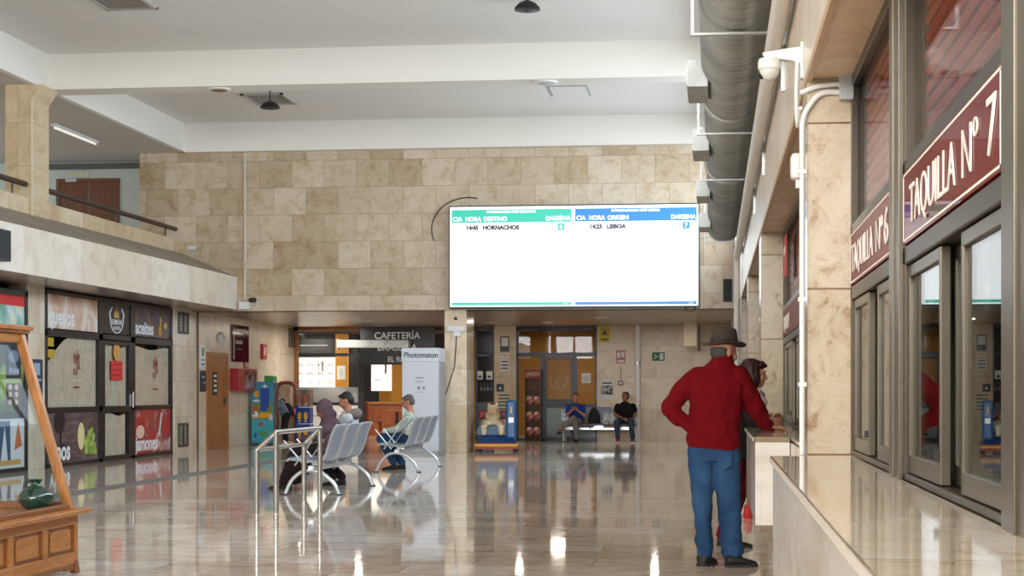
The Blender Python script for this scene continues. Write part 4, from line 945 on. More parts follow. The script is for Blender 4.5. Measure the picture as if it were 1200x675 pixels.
# cafe interior
struct('wall_cafe', MB().box(-14, -6.4, 50.5, 50.7, 0, 3.0).box(-14.2, -14, YF, 50.7, 0, 3.0), mat('cafe_dark_wall', (46, 44, 46), .6), 'dark rear wall of the cafe')
struct('wall_cafe_side', MB().box(-6.4, -6.25, YF + .1, 50.7, 0, 3.0), mat('cafe_ochre_wall', (202, 142, 46), .7), 'ochre side wall of the cafe')
struct('wall_cafe_ochre', MB().box(-9.95, -9.1, 50.3, 50.5, 0, 2.9), mat('cafe_ochre_wall'), 'ochre strip of the cafe rear wall')
struct('wall_cafe_ochre_front', MB().box(-10.52, -10.18, 46.9, 47.1, 0, 2.9), mat('cafe_ochre_wall'), 'ochre pillar inside the cafe')
t = bsign('pale sheet hanging on the ochre cafe pillar', -10.47, 1.62, .24, .38, mat('paper_white'), 'paper_notice', 'notice', 46.9, .006); MB().box(.08, .16, -.01, -.006, .1, .3).build('print', mat('pale_print'), t)
lp_ = thing('light_panel', 'bright backlit menu panel with line drawings behind the cafe glass', 'light panel', (-11.95, 47.6, 1.3))
MB().box(0, 1.35, 0, .08, 0, .95).build('panel', mat('backlit_white', (255, 252, 244), .5, emit=.75), lp_); d_ = MB()
for i in range(4):
    for k in range(3): d_.tube([(.15 + i * .3, -.005, .2 + k * .25), (.25 + i * .3, -.005, .28 + k * .25), (.33 + i * .3, -.005, .2 + k * .25)], .013, 6)
d_.box(.05, 1.2, -.008, 0, .48, .49).box(.05, 1.2, -.008, 0, .72, .73).box(.88, .93, -.008, 0, .55, .85).box(.78, .8, -.008, 0, .5, .9)
d_.build('drawing', mat('drawing_grey', (120, 110, 100), .6), lp_)
db = thing('sign', 'dark band sign with a small orange label inside the cafe', 'sign', (-12.2, 47.6, 2.28)); MB().box(0, 1.85, 0, .08, 0, .5).build('board', mat('sign_black'), db); MB().box(.75, 1.15, -.01, 0, .02, .08).build('orange_label', ORG, db); MB().box(.5, 1.3, -.01, 0, .3, .33).build('print', GT, db)
lp2 = thing('light_panel', 'narrow bright panel seen through the open cafe door', 'light panel', (-10.0, 49.4, 1.3)); MB().box(0, .6, 0, .08, 0, .95).build('panel', mat('backlit_white'), lp2); MB().box(.4, .46, -.008, 0, .5, .85).box(.1, .3, -.008, 0, .3, .32).build('drawing', mat('drawing_grey'), lp2)
ct = thing('bar_counter', 'wooden bar counter inside the cafe doorway', 'counter', (-10.0, 48.6, 0)); MB().box(0, 2.2, 0, .6, .92, .98).build('top', OAK, ct, .005); MB().box(.05, 2.15, .05, .55, 0, .92).build('body', wood('bar_wood', (120, 62, 28), (150, 82, 40), .45, (3, 3, 1)), ct)
pb = MB().prism([(.9, 1.4), (2.3, 1.4), (2.3, 2.4), (1.6, 2.4)], -.02, 0, 'xz').build('wall_panel', mat('panel_black', (30, 28, 30), .5)); pb.location = (-9.95, 50.28, 0); tag(pb, 'slanted black wall panel beside the ochre cafe wall', 'panel')
def chair(name, label, x, y, rz, m):
    t = thing(name, label, 'chair', (x, y, 0), rz, 'wooden cafe chairs')
    MB().box(-.2, .2, -.2, .2, .43, .47).build('seat', m, t, .01)
    b = MB(); b.prism([(-.19, .47), (.19, .47), (.2, .95), (.12, 1.02), (-.12, 1.02), (-.2, .95)], .17, .2, 'xz'); b.build('backrest', m, t, .008)
    for sx in (-1, 1):
        for sy in (-1, 1): MB().cyl((sx * .17, sy * .17, .44), (sx * .19, sy * .19, 0), .018).build('leg', m, t)
    return t
CHW = wood('chair_wood', (140, 76, 34), (168, 98, 50), .4, (6, 6, 2))
chair('cafe_chair', 'wooden cafe chair nearest the photo booth, seen through the cafe door', -7.9, 45.6, -80, CHW); chair('cafe_chair', 'dark red wooden cafe chair left of the cafe table', -9.3, 46.3, 95, wood('chair_red', (110, 40, 26), (140, 58, 36), .4, (6, 6, 2)))
tb = thing('cafe_table', 'small wooden cafe table seen through the cafe door', 'table', (-8.6, 46.0, 0)); MB().box(-.35, .35, -.35, .35, .72, .76).build('tabletop', CHW, tb, .006); MB().cyl((0, 0, .04), (0, 0, .72), .04).build('column', LOCK, tb); MB().lathe([(.25, 0), (.25, .02), (.05, .05)]).build('foot', LOCK, tb)
for i, (x, y, p) in enumerate(((-11.5, 46, 60), (-8.8, 47, 60), (-4.2, 46.3, 40))):
    l = bpy.data.lights.new('cafe_light', 'AREA'); l.shape = 'DISK'; l.size = .4; l.energy = p; l.color = (1, .9, .74); o = bpy.data.objects.new('cafe_light', l); C.objects.link(o); o.location = (x, y, 2.95)
# ---- photo booth
pbt = thing('photo_booth', 'tall white photo booth with dark lettered header beside the marble column', 'photo booth', (-6.35, 34.55, 0))
PBW = mat('booth_white', (214, 220, 230), .3)
MB().box(0, .755, 0, .85, .06, 2.02).build('cabinet', PBW, pbt, .008); MB().box(-.012, .768, -.012, .86, 1.9, 2.18).build('header', PBW, pbt, .01); MB().box(.02, .74, .02, .83, 0, .06).build('plinth', mat('grey_plastic'), pbt)
MB().box(.755, .78, .05, .8, 0.05, 1.9).build('side_trim', mat('booth_grey', (150, 156, 164), .3), pbt)
text('lettering', 'Photomaton', .155, (.035, -.015, 1.985), mat('booth_teal', (34, 62, 72), .4), pbt, sx=.92, bold=.003)
for z_, w_ in ((1.56, .18), (1.5, .17), (1.47, .14), (1.27, .19)): MB().box(.28, .28 + w_, -.003, 0, z_, z_ + (.015 if z_ > 1.55 else .006)).build('print_line', mat('grey_print'), pbt)
pr_ = MB(); pr_.prism(oval(.35, 1.36, .035, .04), -.003, 0, 'xz'); pr_.build('symbol', mat('symbol_grey', (150, 160, 176), .5), pbt); pr_ = MB(); pr_.prism(oval(.45, 1.36, .03, .035), -.003, 0, 'xz'); pr_.build('symbol', mat('symbol_grey'), pbt)
# ---- kiddie ride
kr = thing('horse_ride', 'coin operated cream horse ride on a blue base beside the column', 'kiddie ride', (-4.58, 36.35, 0), 6)
RB = mat('ride_blue', (22, 62, 118), .25); RY = mat('ride_yellow', (226, 176, 42), .3); RR = mat('ride_red', (164, 36, 34), .35)
MB().box(-.52, .45, -.62, .62, .07, .13).build('skirt', RR, kr, .01); MB().box(-.53, .46, -.63, .63, .13, .19).build('yellow_band', RY, kr, .012); MB().box(-.525, .455, -.625, .625, .19, .215).build('red_band', RR, kr, .006)
b = MB(); b.hexa([(-.5, -.6, .215), (.43, -.6, .215), (.43, .6, .215), (-.5, .6, .215), (-.36, -.42, .38), (.3, -.42, .38), (.3, .42, .38), (-.36, .42, .38)]); b.build('base', RB, kr, .02)
for x in (-.44, .38):
    for y in (-.52, .52): MB().cyl((x, y, 0), (x, y, .08), .035).build('foot', LOCK, kr)
MB().prism([(-.5, .36), (.12, .36), (.1, .55), (-.1, .72), (-.38, .7), (-.52, .52)], -.22, .16, 'xz').build('pedestal', mat('ride_blue_light', (60, 112, 150), .3), kr, .03)
cp = MB(); cp.box(.18, .42, -.52, -.3, .3, 1.2); cp.build('coin_post', mat('ride_post_blue', (28, 92, 150), .25), kr, .05); text('lettering', '1', .22, (.3, -.535, .9), RY, kr, align='CENTER', bold=.01); MB().box(.24, .36, -.53, -.52, .68, .8).build('coin_slot', STEEL, kr)
hz = MB()
hz.loft([(-.1, .1, .72, .1, .3), (-.1, .1, .78, .17, .42), (-.1, .1, .9, .2, .46), (-.1, .1, 1.02, .17, .42), (-.1, .1, 1.1, .08, .3)])
hz.limb([(-.1, -.22, 1.0), (-.1, -.4, 1.25), (-.1, -.46, 1.42)], [.16, .12, .09]); hz.limb([(-.1, -.42, 1.42), (-.1, -.6, 1.3), (-.1, -.7, 1.2)], [.1, .085, .06])
for s in (-1, 1):
    hz.limb([(-.1 + s * .06, -.42, 1.47), (-.1 + s * .08, -.42, 1.6)], [.03, .012], 8)
    hz.limb([(-.1 + s * .12, -.22, .85), (-.1 + s * .15, -.55, .72), (-.1 + s * .15, -.5, .45)], [.09, .06, .045]); hz.limb([(-.1 + s * .12, .42, .85), (-.1 + s * .16, .6, .7), (-.1 + s * .3, .7, .45)], [.1, .06, .045])
organic(hz, 'horse_body', blotch('horse_cream', [(.35, (190, 146, 96)), (.5, (228, 210, 176)), (.7, (240, 228, 202))], 3, .35), kr, .02, 3)
mn = MB(); mn.limb([(-.1, -.36, 1.56), (-.1, -.24, 1.4), (-.1, -.12, 1.2)], [.05, .07, .06]); mn.limb([(-.1, .5, 1.0), (-.1, .68, .85), (-.1, .7, .6)], [.06, .07, .04]); organic(mn, 'mane', mat('mane_brown', (120, 74, 40), .5), kr, .02, 2)
MB().loft([(-.1, .12, .98, .2, .26), (-.1, .12, 1.1, .16, .22), (-.1, .3, 1.22, .15, .06), (-.1, .32, 1.32, .08, .04)]).build('saddle', RR, kr, smooth=True)
MB().tube([Vector((-.1 + .15 * math.cos(a), -.3 + .04 * math.sin(a), 1.08 + .12 * math.sin(a))) for a in [PI * 2 * i / 16 for i in range(17)]], .022, 8).tube([Vector((-.1 + .085 * math.cos(a), -.58, 1.31 + .08 * math.sin(a))) for a in [PI * 2 * i / 16 for i in range(17)]], .014, 8).build('bridle', mat('bridle_brown', (96, 40, 34), .5), kr)
MB().box(-.36, .16, -.1, .1, .98, 1.3).build('wing', mat('ride_crimson', (134, 26, 48), .4), kr, .04)
kr.scale = (.92, .92, .92)
for ch_ in list(kr.children):
    if ch_.name.split('.')[0] in ('horse_body', 'mane', 'saddle', 'bridle', 'wing'):
        ch_.data.transform(Matrix.Translation((-.0, 0, .42)) @ Matrix.Diagonal((1.3, .95, .64, 1)) @ Matrix.Translation((.0, 0, -.46)))
# ---- crane machine and racks by the left wall
tm = thing('toy_machine', 'colourful toy grabber machine painted with a farm scene against left wall', 'vending machine', (-11.02, 39.95, 0))
MB().box(0, .55, 0, .4, .04, 1.52).build('cabinet', mat('machine_blue', (54, 148, 186), .35), tm, .01); MB().box(0.02, .53, .02, .38, 0, .04).build('plinth', LOCK, tm)
MB().box(.55, .56, .03, .37, .06, 1.5).build('side_panel', blotch('machine_side', [(.35, (40, 60, 80)), (.5, (110, 70, 80)), (.62, (60, 110, 110))], 4, .3), tm); MB().box(.32, .55, 0, .35, 1.52, 1.66).build('top_sign', mat('machine_green', (64, 150, 72), .4), tm, .02)
def fp(pts, m, nm, y=-.008):
    pts = [(u * .89, v) for u, v in pts]; return MB().prism(pts, y, y + .008, 'xz').build(nm, m, tm)
fp([(.03, 1.0), (.3, 1.0), (.45, 1.1), (.59, 1.0), (.59, .62), (.03, .62)], mat('paint_meadow', (120, 150, 60), .5), 'painted_meadow', -.005); fp([(.03, .1), (.59, .1), (.59, .6), (.03, .6)], mat('paint_pond', (62, 176, 190), .5), 'painted_pond', -.004)
fp(oval(.14, 1.22, .075, .08), mat('paint_sun', (236, 182, 56), .5), 'painted_sun'); fp(oval(.15, 1.06, .1, .03), WHITEP, 'painted_cloud'); fp([(.3, 1.38), (.38, 1.46), (.46, 1.38)], WHITEP, 'painted_peak')
fp([(.26, .82), (.27, 1.36), (.5, 1.36), (.5, .95), (.42, .8)], mat('paint_deep_blue', (28, 78, 176), .4), 'blue_window', -.01); fp([(.05, .95), (.16, .92), (.22, .82), (.1, .8), (.04, .84)], mat('paint_hill', (196, 96, 66), .5), 'painted_hill', -.009)
fp([(.22, .64), (.57, .66), (.57, .78), (.26, .78)], RY, 'painted_fence', -.012); fp(oval(.12, .72, .085, .09), WHITEP, 'painted_cow', -.014); fp(oval(.12, .66, .05, .03), mat('paint_pink', (226, 160, 150), .5), 'painted_muzzle', -.018); fp(oval(.08, .76, .025, .03), LOCK, 'painted_patch', -.018)
fp(oval(.27, .5, .055, .05), RR, 'painted_ladybird', -.012); fp(oval(.35, .27, .11, .05), mat('paint_fish', (90, 150, 70), .5), 'painted_frog', -.012); fp(oval(.12, .24, .04, .06), mat('paint_deep_blue'), 'painted_fish', -.012)
MB().box(.44, .53, -.03, 0, .6, .72).build('coin_slot', STEEL, tm)
am_ = thing('mirror_arch', 'arched dark red frame standing behind the girl at the toy machine', 'arcade frame', (-10.95, 42.1, 0))
MB().tube(fillet([(0, 0, 0), (0, 0, 1.5), (.5, 0, 1.5), (.5, 0, 0)], .2), .05, 12).build('frame', mat('arch_red', (120, 52, 44), .3), am_, smooth=True); MB().box(.05, .45, .0, .03, .02, 1.44).build('panel', blotch('arch_panel', [(.4, (176, 150, 124)), (.6, (206, 184, 158))], 3, .15), am_); MB().box(.36, .41, -.03, 0, .9, 1.4).build('lamp_strip', mat('lamp_strip_warm', (245, 226, 196), .3), am_)
vr = thing('capsule_rack', 'blue capsule vending rack with three rows of pictured fronts beside the cafe', 'vending rack', (-10.4, 41.85, 0))
MB().box(0, .36, 0, .4, .06, .46).build('lower_cabinet', mat('rack_blue', (28, 66, 150), .35), vr, .008); MB().box(0, .36, 0, .4, .48, .88).build('middle_cabinet', mat('rack_blue'), vr, .008); MB().box(0, .36, 0, .4, .9, 1.32).build('upper_cabinet', blotch('rack_top', [(.4, (90, 84, 84)), (.6, (150, 120, 100))], 7, .3), vr, .008); MB().box(.04, .32, .04, .36, 0, .06).build('foot', LOCK, vr); MB().box(0, .36, .02, .38, 1.32, 1.36).build('top_board', mat('grey_plastic'), vr)
for k in range(3):
    for i in range(2):
        MB().prism(oval(.1 + .16 * i, .25 + .42 * k, .05, .1), -.012, 0, 'xz').build('picture', RY if k < 2 else mat('picture_red', (176, 92, 70), .5), vr); MB().cyl((.1 + .16 * i, -.03, .12 + .42 * k), (.1 + .16 * i, 0, .12 + .42 * k), .03).build('coin_knob', STEEL, vr)
# ------------------------------------------------------------------ benches, barrier, display case
BSTEEL = blotch('perforated_steel', [(.4, (134, 148, 170)), (.6, (156, 170, 190))], 90, .36, metal=.5)
BEDGE = mat('bench_silver', (196, 202, 208), .28, .7)
def make_bench(label, pitch=.78, width=.66, n=3):
    """steel bench facing local -y; local x along the row"""
    t = thing('waiting_bench', label, 'bench', (0, 0, 0), 0)
    Lh = pitch * n / 2
    MB().box(-Lh + .05, Lh - .05, -.03, .05, .30, .37).build('beam', BEDGE, t, .008)
    prof = [(-.30, .425), (-.27, .45), (-.1, .43), (.08, .415), (.155, .44), (.20, .52), (.235, .62), (.27, .74), (.31, .84), (.335, .87)]
    for i in range(n):
        cx = -Lh + pitch * (i + .5); w = width / 2
        b = MB(); P = [Vector((0, y, z)) for y, z in prof]; th = .018; rings = []
        for k, p in enumerate(P):
            d = (P[min(k + 1, len(P) - 1)] - P[max(k - 1, 0)]).normalized(); nn = Vector((0, -d.z, d.y)) * th
            ww = w if k < 8 else w - .01 * (k - 7)
            rings.append([Vector((cx - ww, p.y, p.z)), Vector((cx + ww, p.y, p.z)), Vector((cx + ww, p.y, p.z)) + nn, Vector((cx - ww, p.y, p.z)) + nn])
        b.rings(rings); b.build('seat_shell', BSTEEL, t)
        for s in (-1, 1):
            e = MB(); e.tube([Vector((cx + s * w, y, z)) for y, z in prof], .016, 8); e.build('side_rim', BEDGE, t, smooth=True)
        MB().box(cx - .12, cx + .12, -.03, .09, .36, .425).build('seat_mount', BEDGE, t)
    for s in (-1, 1):
        x = s * (Lh - .12)
        lg_ = MB(); lg_.tube(fillet([(x, -.34, .0), (x, -.26, .19), (x, -.12, .30), (x, .0, .31), (x, .14, .28), (x, .30, .14), (x, .36, 0)], .1, 5), .024, 10); lg_.build('leg', BEDGE, t, smooth=True)
        for y in (-.34, .36): MB().cyl((x, y, 0), (x, y, .015), .035).build('foot_pad', LOCK, t)
    return t
def x_arm(t, x):
    b = MB(); b.tube([(x, -.34, .68), (x, -.08, .37)], .011, 8).tube([(x, .02, .68), (x, -.2, .37)], .011, 8); return b.build('arm_brace', BEDGE, t, smooth=True)
bench = make_bench('silver steel waiting bench in the hall where the person in the mauve headscarf sits')
x_arm(bench, 1.1); x_arm(bench, .42)
bench2 = copy_tree(bench); bench2['label'] = 'silver steel waiting bench in front of the photo booth'
bench.location = (-4.98, 21.9, 0); bench.rotation_euler.z = R(-90); bench2.location = (-5.02, 27.9, 0); bench2.rotation_euler.z = R(-90)
bench3 = make_bench('steel waiting bench against the back wall between two seated people', .66, .6, 3)
bench3.location = (-2.9, 43.45, 0)

INOX = mat('brushed_inox', (176, 174, 170), .22, .9)
ra = thing('railing', 'low stainless steel double height barrier beside the waiting bench', 'railing', (0, 0, 0))
A, B_, C_, D_ = (-4.83, 17.74), (-4.62, 17.74), (-4.80, 19.73), (-4.61, 19.73)
for (x, y), h in ((A, .67), (B_, .86), (C_, .67), (D_, .86)): MB().cyl((x, y, 0), (x, y, h), .03, n=16).build('post', INOX, ra, smooth=True)
MB().tube([(*B_, .86), (*D_, .86)], .028, 14).build('top_rail', INOX, ra, smooth=True); MB().tube([(*A, .67), (*C_, .67)], .024, 14).build('lower_rail', INOX, ra, smooth=True)
MB().tube([(*A, .67), (*B_, .86)], .028, 14).build('sloping_rail', INOX, ra, smooth=True); MB().tube([(*C_, .67), (*D_, .86)], .028, 14).build('sloping_rail', INOX, ra, smooth=True)
for (x, y), h in ((A, .67), (B_, .86), (C_, .67), (D_, .86)): MB().ell((x, y, h), .031, None, 14, 8).build('elbow', INOX, ra, smooth=True)

# display case: chest with raised panels and a sloping glazed top
CW = wood('case_wood', (150, 92, 40), (184, 120, 58), .38, (8, 1.3, 8)); CW2 = wood('case_wood_dark', (120, 70, 32), (146, 90, 44), .42, (8, 1.3, 8)); CWV = wood('case_wood_upright', (156, 100, 48), (190, 128, 66), .38, (8, 8, 1.3))
ca = thing('display_case', 'old wooden chest display case with sloping glazed top at the left edge', 'display case', (-4.52, 11.78, 0))
CL, CD, ZT = 2.9, 1.15, .458        # along -y, along -x, table height
MB().box(-CD - .06, .075, -CL, .085, ZT - .032, ZT).build('table_top', CW, ca, .008)
fr_ = MB(); fr_.box(-.05, .0, -CL + .05, 0, ZT - .11, ZT - .032); fr_.box(-.05, .0, -CL + .05, 0, .07, .155)
for k in range(6): fr_.box(-.05, .0, -.06 - k * .58, 0 if k == 0 else -k * .58 + .03, .155, ZT - .11)
fr_.build('front_frame', CW, ca, .006)
for k in range(5):
    y1 = -.06 - k * .58; y0 = y1 - .49
    p_ = MB(); P0 = [(y0, .155), (y1, .155), (y1, ZT - .135), (y1 - .04, ZT - .115), ((y0 + y1) / 2, ZT - .105), (y0 + .04, ZT - .115), (y0, ZT - .135)]
    p_.prism(P0, -.04, -.02, 'yz'); p_.build('raised_panel', CW2, ca, .004)
    p2 = MB(); c_ = Vector(((y0 + y1) / 2, (.155 + ZT - .11) / 2)); p2.prism([(c_.x + (u - c_.x) * .76, c_.y + (v - c_.y) * .76) for u, v in P0], -.022, -.008, 'yz'); p2.build('panel_field', CW, ca, .006)
ap = MB(); pts = [(0, .075), (0, .03), (-.1, .0 + .03)]
pts = [(0.0, .075), (0, .02), (-.12, .02)] + [(-.12 - .12 * math.sin(i / 8 * PI / 2), .02 + .03 * (1 - math.cos(i / 8 * PI / 2))) for i in range(1, 9)] + [(-.3, .035), (-.36, .055), (-.42, .035), (-1.3, .05), (-CL + .05, .04), (-CL + .05, .075)]
ap.prism(pts, -.045, -.005, 'yz'); ap.build('apron', CW2, ca, .004)
MB().box(-CD, -.05, -.06, -.01, .06, ZT - .032).build('end_panel', CW2, ca, .004); MB().box(-CD, -.06, -CL + .06, -.06, .07, .1).build('bottom_board', CW2, ca); MB().box(-CD, -CD + .05, -CL + .05, 0, .06, ZT - .032).build('back_panel', CW2, ca, .004)
for x in (-.03, -CD + .03):
    for y in (-.03, -CL + .1): MB().rings([[Vector((x - .035, y - .035, .1)), Vector((x + .03, y - .035, .1)), Vector((x + .03, y + .03, .1)), Vector((x - .035, y + .03, .1))], [Vector((x - .005, y - .03, 0)), Vector((x + .045, y - .03, 0)), Vector((x + .045, y + .03, 0)), Vector((x - .005, y + .03, 0))]]).build('leg', CW2, ca, .006)
# glazed upper part: a frame leaning inwards
ZA, ZB = ZT + .0, 1.73
def post_(x0, y0, x1, y1, w=.032):
    b = MB(); b.rings([[Vector((x0 + sx * w, y0 + sy * w, ZA)) for sx, sy in ((-1, -1), (1, -1), (1, 1), (-1, 1))], [Vector((x1 + sx * w, y1 + sy * w, ZB)) for sx, sy in ((-1, -1), (1, -1), (1, 1), (-1, 1))]]); return b.build('corner_post', CWV, ca, .006)
fx0, fx1, ey0, ey1 = -.05, -.41, -.05, -.09
post_(fx0, ey0, fx1, ey1); post_(-CD + .02, ey0, -CD + .3, ey1); post_(fx0, -CL + .12, fx1, -CL + .15); post_(-CD + .02, -CL + .12, -CD + .3, -CL + .15)
b = MB(); b.box(fx0 - .045, fx0 + .02, -CL + .1, .0, ZA, ZA + .035); b.build('base_rail', CW2, ca, .006)
b = MB(); b.box(fx1 - .03, fx1 + .035, -CL + .1, ey1 + .03, ZB - .085, ZB); b.build('head_rail', CW, ca, .006); MB().box(-CD + .28, fx1, ey1 - .03, ey1 + .03, ZB - .085, ZB).build('head_rail', CW, ca, .006); MB().box(-CD + .0, fx0, ey0 - .03, ey0 + .03, ZA, ZA + .05).build('base_rail', CW2, ca, .006)
MB().box(-CD + .15, fx1 + .075, -CL, ey1 + .1, ZB, ZB + .035).build('top_board', CW, ca, .008); MB().box(-CD + .2, fx1 + .06, -CL, ey1 + .07, ZB - .02, ZB).build('top_moulding', CW2, ca, .006)
MB().tube([Vector((fx1 + .036, -.82 + .05 * math.cos(a), ZB - .05 + .04 * math.sin(a))) for a in [PI * i / 10 for i in range(11)]], .009, 6).build('carved_arch', CW2, ca)
g_ = MB(); g_.rings([[Vector((fx0 - .004, -CL + .12, ZA + .035)), Vector((fx0, -CL + .12, ZA + .035)), Vector((fx0, ey0, ZA + .035)), Vector((fx0 - .004, ey0, ZA + .035))], [Vector((fx1 - .004, -CL + .15, ZB - .08)), Vector((fx1, -CL + .15, ZB - .08)), Vector((fx1, ey1, ZB - .08)), Vector((fx1 - .004, ey1, ZB - .08))]])
g_.build('front_glass', glass('case_glass', (247, 249, 249), 1.2, .03), ca)
g_ = MB(); g_.rings([[Vector((-CD + .05, ey0, ZA + .05)), Vector((fx0, ey0, ZA + .05)), Vector((fx0, ey0 + .004, ZA + .05)), Vector((-CD + .05, ey0 + .004, ZA + .05))], [Vector((-CD + .3, ey1, ZB - .08)), Vector((fx1, ey1, ZB - .08)), Vector((fx1, ey1 + .004, ZB - .08)), Vector((-CD + .3, ey1 + .004, ZB - .08))]])
g_.build('end_glass', glass('case_glass'), ca)
b = MB()
for k in range(14): b.box(fx0 - .18, fx0 - .05, -.12 - k * .19, -.02 - k * .19, ZT + .002, ZT + .016)
b.build('slatted_ledge', CW2, ca, .003)
JG = mat('green_glaze', (14, 58, 48), .12, spec=.7, coat=.5)
jg = thing('jug', 'dark green glazed round jug standing inside the wooden display case', 'jug', (-4.72, 11.5, ZT))
MB().lathe([(.05, 0), (.065, .005), (.1, .035), (.122, .075), (.12, .11), (.095, .145), (.055, .165), (.035, .18), (.032, .2), (.045, .215), (.048, .222), (.036, .222), (.026, .2)], n=36).build('body', JG, jg, smooth=True)
MB().tube(fillet([(-.035, 0, .205), (-.075, 0, .215), (-.085, 0, .15), (-.08, 0, .13)], .03), .013, 10).build('handle', JG, jg, smooth=True)
# ------------------------------------------------------------------ people
SKIN = blotch('skin', [(.35, (176, 118, 92)), (.65, (196, 140, 112))], 9, .55, spec=.35)
SKIN2 = blotch('skin_tan', [(.35, (132, 84, 62)), (.65, (154, 102, 76))], 9, .55, spec=.35)
def M4(loc, yaw=0, pitch=0, roll=0, s=1.0):
    return Matrix.Translation(loc) @ Matrix.Rotation(yaw, 4, 'Z') @ Matrix.Rotation(pitch, 4, 'X') @ Matrix.Rotation(roll, 4, 'Y') @ Matrix.Scale(s, 4)
def rot3(M):
    return M.to_3x3().to_4x4()
def head(mb, M, fem=False):
    """head at M's origin, face towards local -y"""
    q = lambda p: M @ Vector(p); r = rot3(M); s = M.median_scale
    E_ = lambda c, rr: mb.ell(q(c), rr, r, 18, 12)     # r already carries the scale
    E_((0, .014, .03), (.074, .095, .092)); E_((0, -.02, -.02), (.066, .072, .085)); E_((0, -.036, -.062), (.05, .05, .05)); E_((0, -.07, -.088), (.021, .018, .018))
    for x in (-1, 1):
        E_((x * .038, -.066, -.02), (.026, .025, .028)); E_((x * .03, -.078, .036), (.028, .017, .011)); E_((x * .074, .012, -.005), (.01, .022, .032))
        E_((x * .012, -.098, -.031), (.009, .011, .008))
    mb.limb([q((0, -.086, .022)), q((0, -.108, -.022))], [.010 * s, .0145 * s], 10)
    mb.limb([q((-.018, -.086, -.054)), q((0, -.093, -.052)), q((.018, -.086, -.054))], [.006 * s, .008 * s, .006 * s], 8); mb.limb([q((-.016, -.085, -.066)), q((0, -.091, -.067)), q((.016, -.085, -.066))], [.006 * s, .009 * s, .006 * s], 8)
def eyes(M, parent, m=None):
    for x in (-1, 1):
        MB().ell(M @ Vector((x * .03, -.0765, .012)), .0105, None, 12, 8).build('eye', mat('eye_white', (150, 142, 134), .3), parent, smooth=True)
        MB().ell(M @ Vector((x * .03, -.0845, .012)), .005, None, 10, 6).build('iris', mat('iris_brown', (36, 24, 18), .2), parent, smooth=True)
        MB().limb([M @ Vector((x * .016, -.093, .034)), M @ Vector((x * .03, -.095, .039)), M @ Vector((x * .046, -.085, .036))], [.003, .004, .003], 8).build('eyebrow', mat('eyebrow', (52, 38, 30), .7), parent, smooth=True)
def hand(mb, W, d, n, s, curl=.35, scale=1.0, spread=.12):
    """wrist W, d towards the fingers, n out of the back of the hand, s towards the thumb"""
    W = Vector(W); d = Vector(d).normalized(); s = Vector(s); s = (s - d * s.dot(d)).normalized(); n0 = d.cross(s); n = n0 if n0.dot(Vector(n)) > 0 else -n0
    k = scale
    for i, (o, ln) in enumerate(((.030, .072), (.010, .080), (-.010, .075), (-.029, .058))):
        kn = W + (d * .088 + s * o) * k
        mb.limb([W + s * o * .7 * k + d * .01 * k, kn], [.0145 * k, .0115 * k], 8)
        dd = (d + s * spread * (o / .03)).normalized(); p = kn; c = curl
        for f, rr in ((.45, .0095), (.32, .0088), (.23, .0078)):
            ax = dd * math.cos(c) - n * math.sin(c); p2 = p + ax * ln * f * k; mb.limb([p, p2], [rr * k * 1.05, rr * k], 8); p = p2; c += curl
    t0 = W + (d * .025 + s * .03) * k; t1 = t0 + (d * .035 + s * .03 - n * .01) * k; t2 = t1 + (d * .032 + s * .008 - n * .008) * k
    mb.limb([W + d * .012 * k, t0, t1, t2], [.014 * k, .0145 * k, .0115 * k, .009 * k], 8)
def shoe(mb, heel, toe, w=.047, h=.075):
    """sole follows heel -> toe on the ground"""
    a, b = Vector(heel), Vector(toe); d = (b - a).normalized(); s = Vector((0, 0, 1)).cross(d).normalized(); L_ = (b - a).length; out = []
    for u, ww, hh in ((0, .6, .8), (.04, .85, 1.0), (.2, .95, 1.0), (.42, .92, .86), (.62, 1.08, .66), (.82, 1.02, .52), (.95, .7, .42), (1, .4, .3)):
        c = a + d * L_ * u
        out.append([c + s * w * ww * math.cos(t) + Vector((0, 0, max(0.0, h * hh * (.5 + .5 * math.sin(t)) ** .8 if math.sin(t) > -.99 else 0))) for t in [2 * PI * i / 14 for i in range(14)]])
    mb.rings(out)
def sole(heel, toe, w, parent, m):
    a, b = Vector(heel), Vector(toe); d = (b - a).normalized(); s = Vector((0, 0, 1)).cross(d).normalized(); L_ = (b - a).length
    pts = []
    prof = ((-.01, .5), (.04, .85), (.2, .98), (.42, .94), (.62, 1.1), (.82, 1.04), (.96, .7), (1.01, .35))
    up = [a + d * L_ * u + s * w * ww for u, ww in prof]; dn = [a + d * L_ * u - s * w * ww for u, ww in reversed(prof)]
    ring = up + dn; mb = MB(); mb.rings([[p + Vector((0, 0, .0)) for p in ring], [p + Vector((0, 0, .022)) for p in ring]]); return mb.build('sole', m, parent)

DENIM = blotch('denim', [(.35, (32, 60, 94)), (.55, (44, 76, 112)), (.7, (58, 92, 128))], 5, .85, 6, .6, (1, 1, .6), spec=.2)
RED = blotch('red_fleece', [(.3, (102, 9, 17)), (.7, (110, 12, 20))], 140, .92, spec=.12)
BLKSHOE = mat('black_shoe', (24, 24, 25), .6)
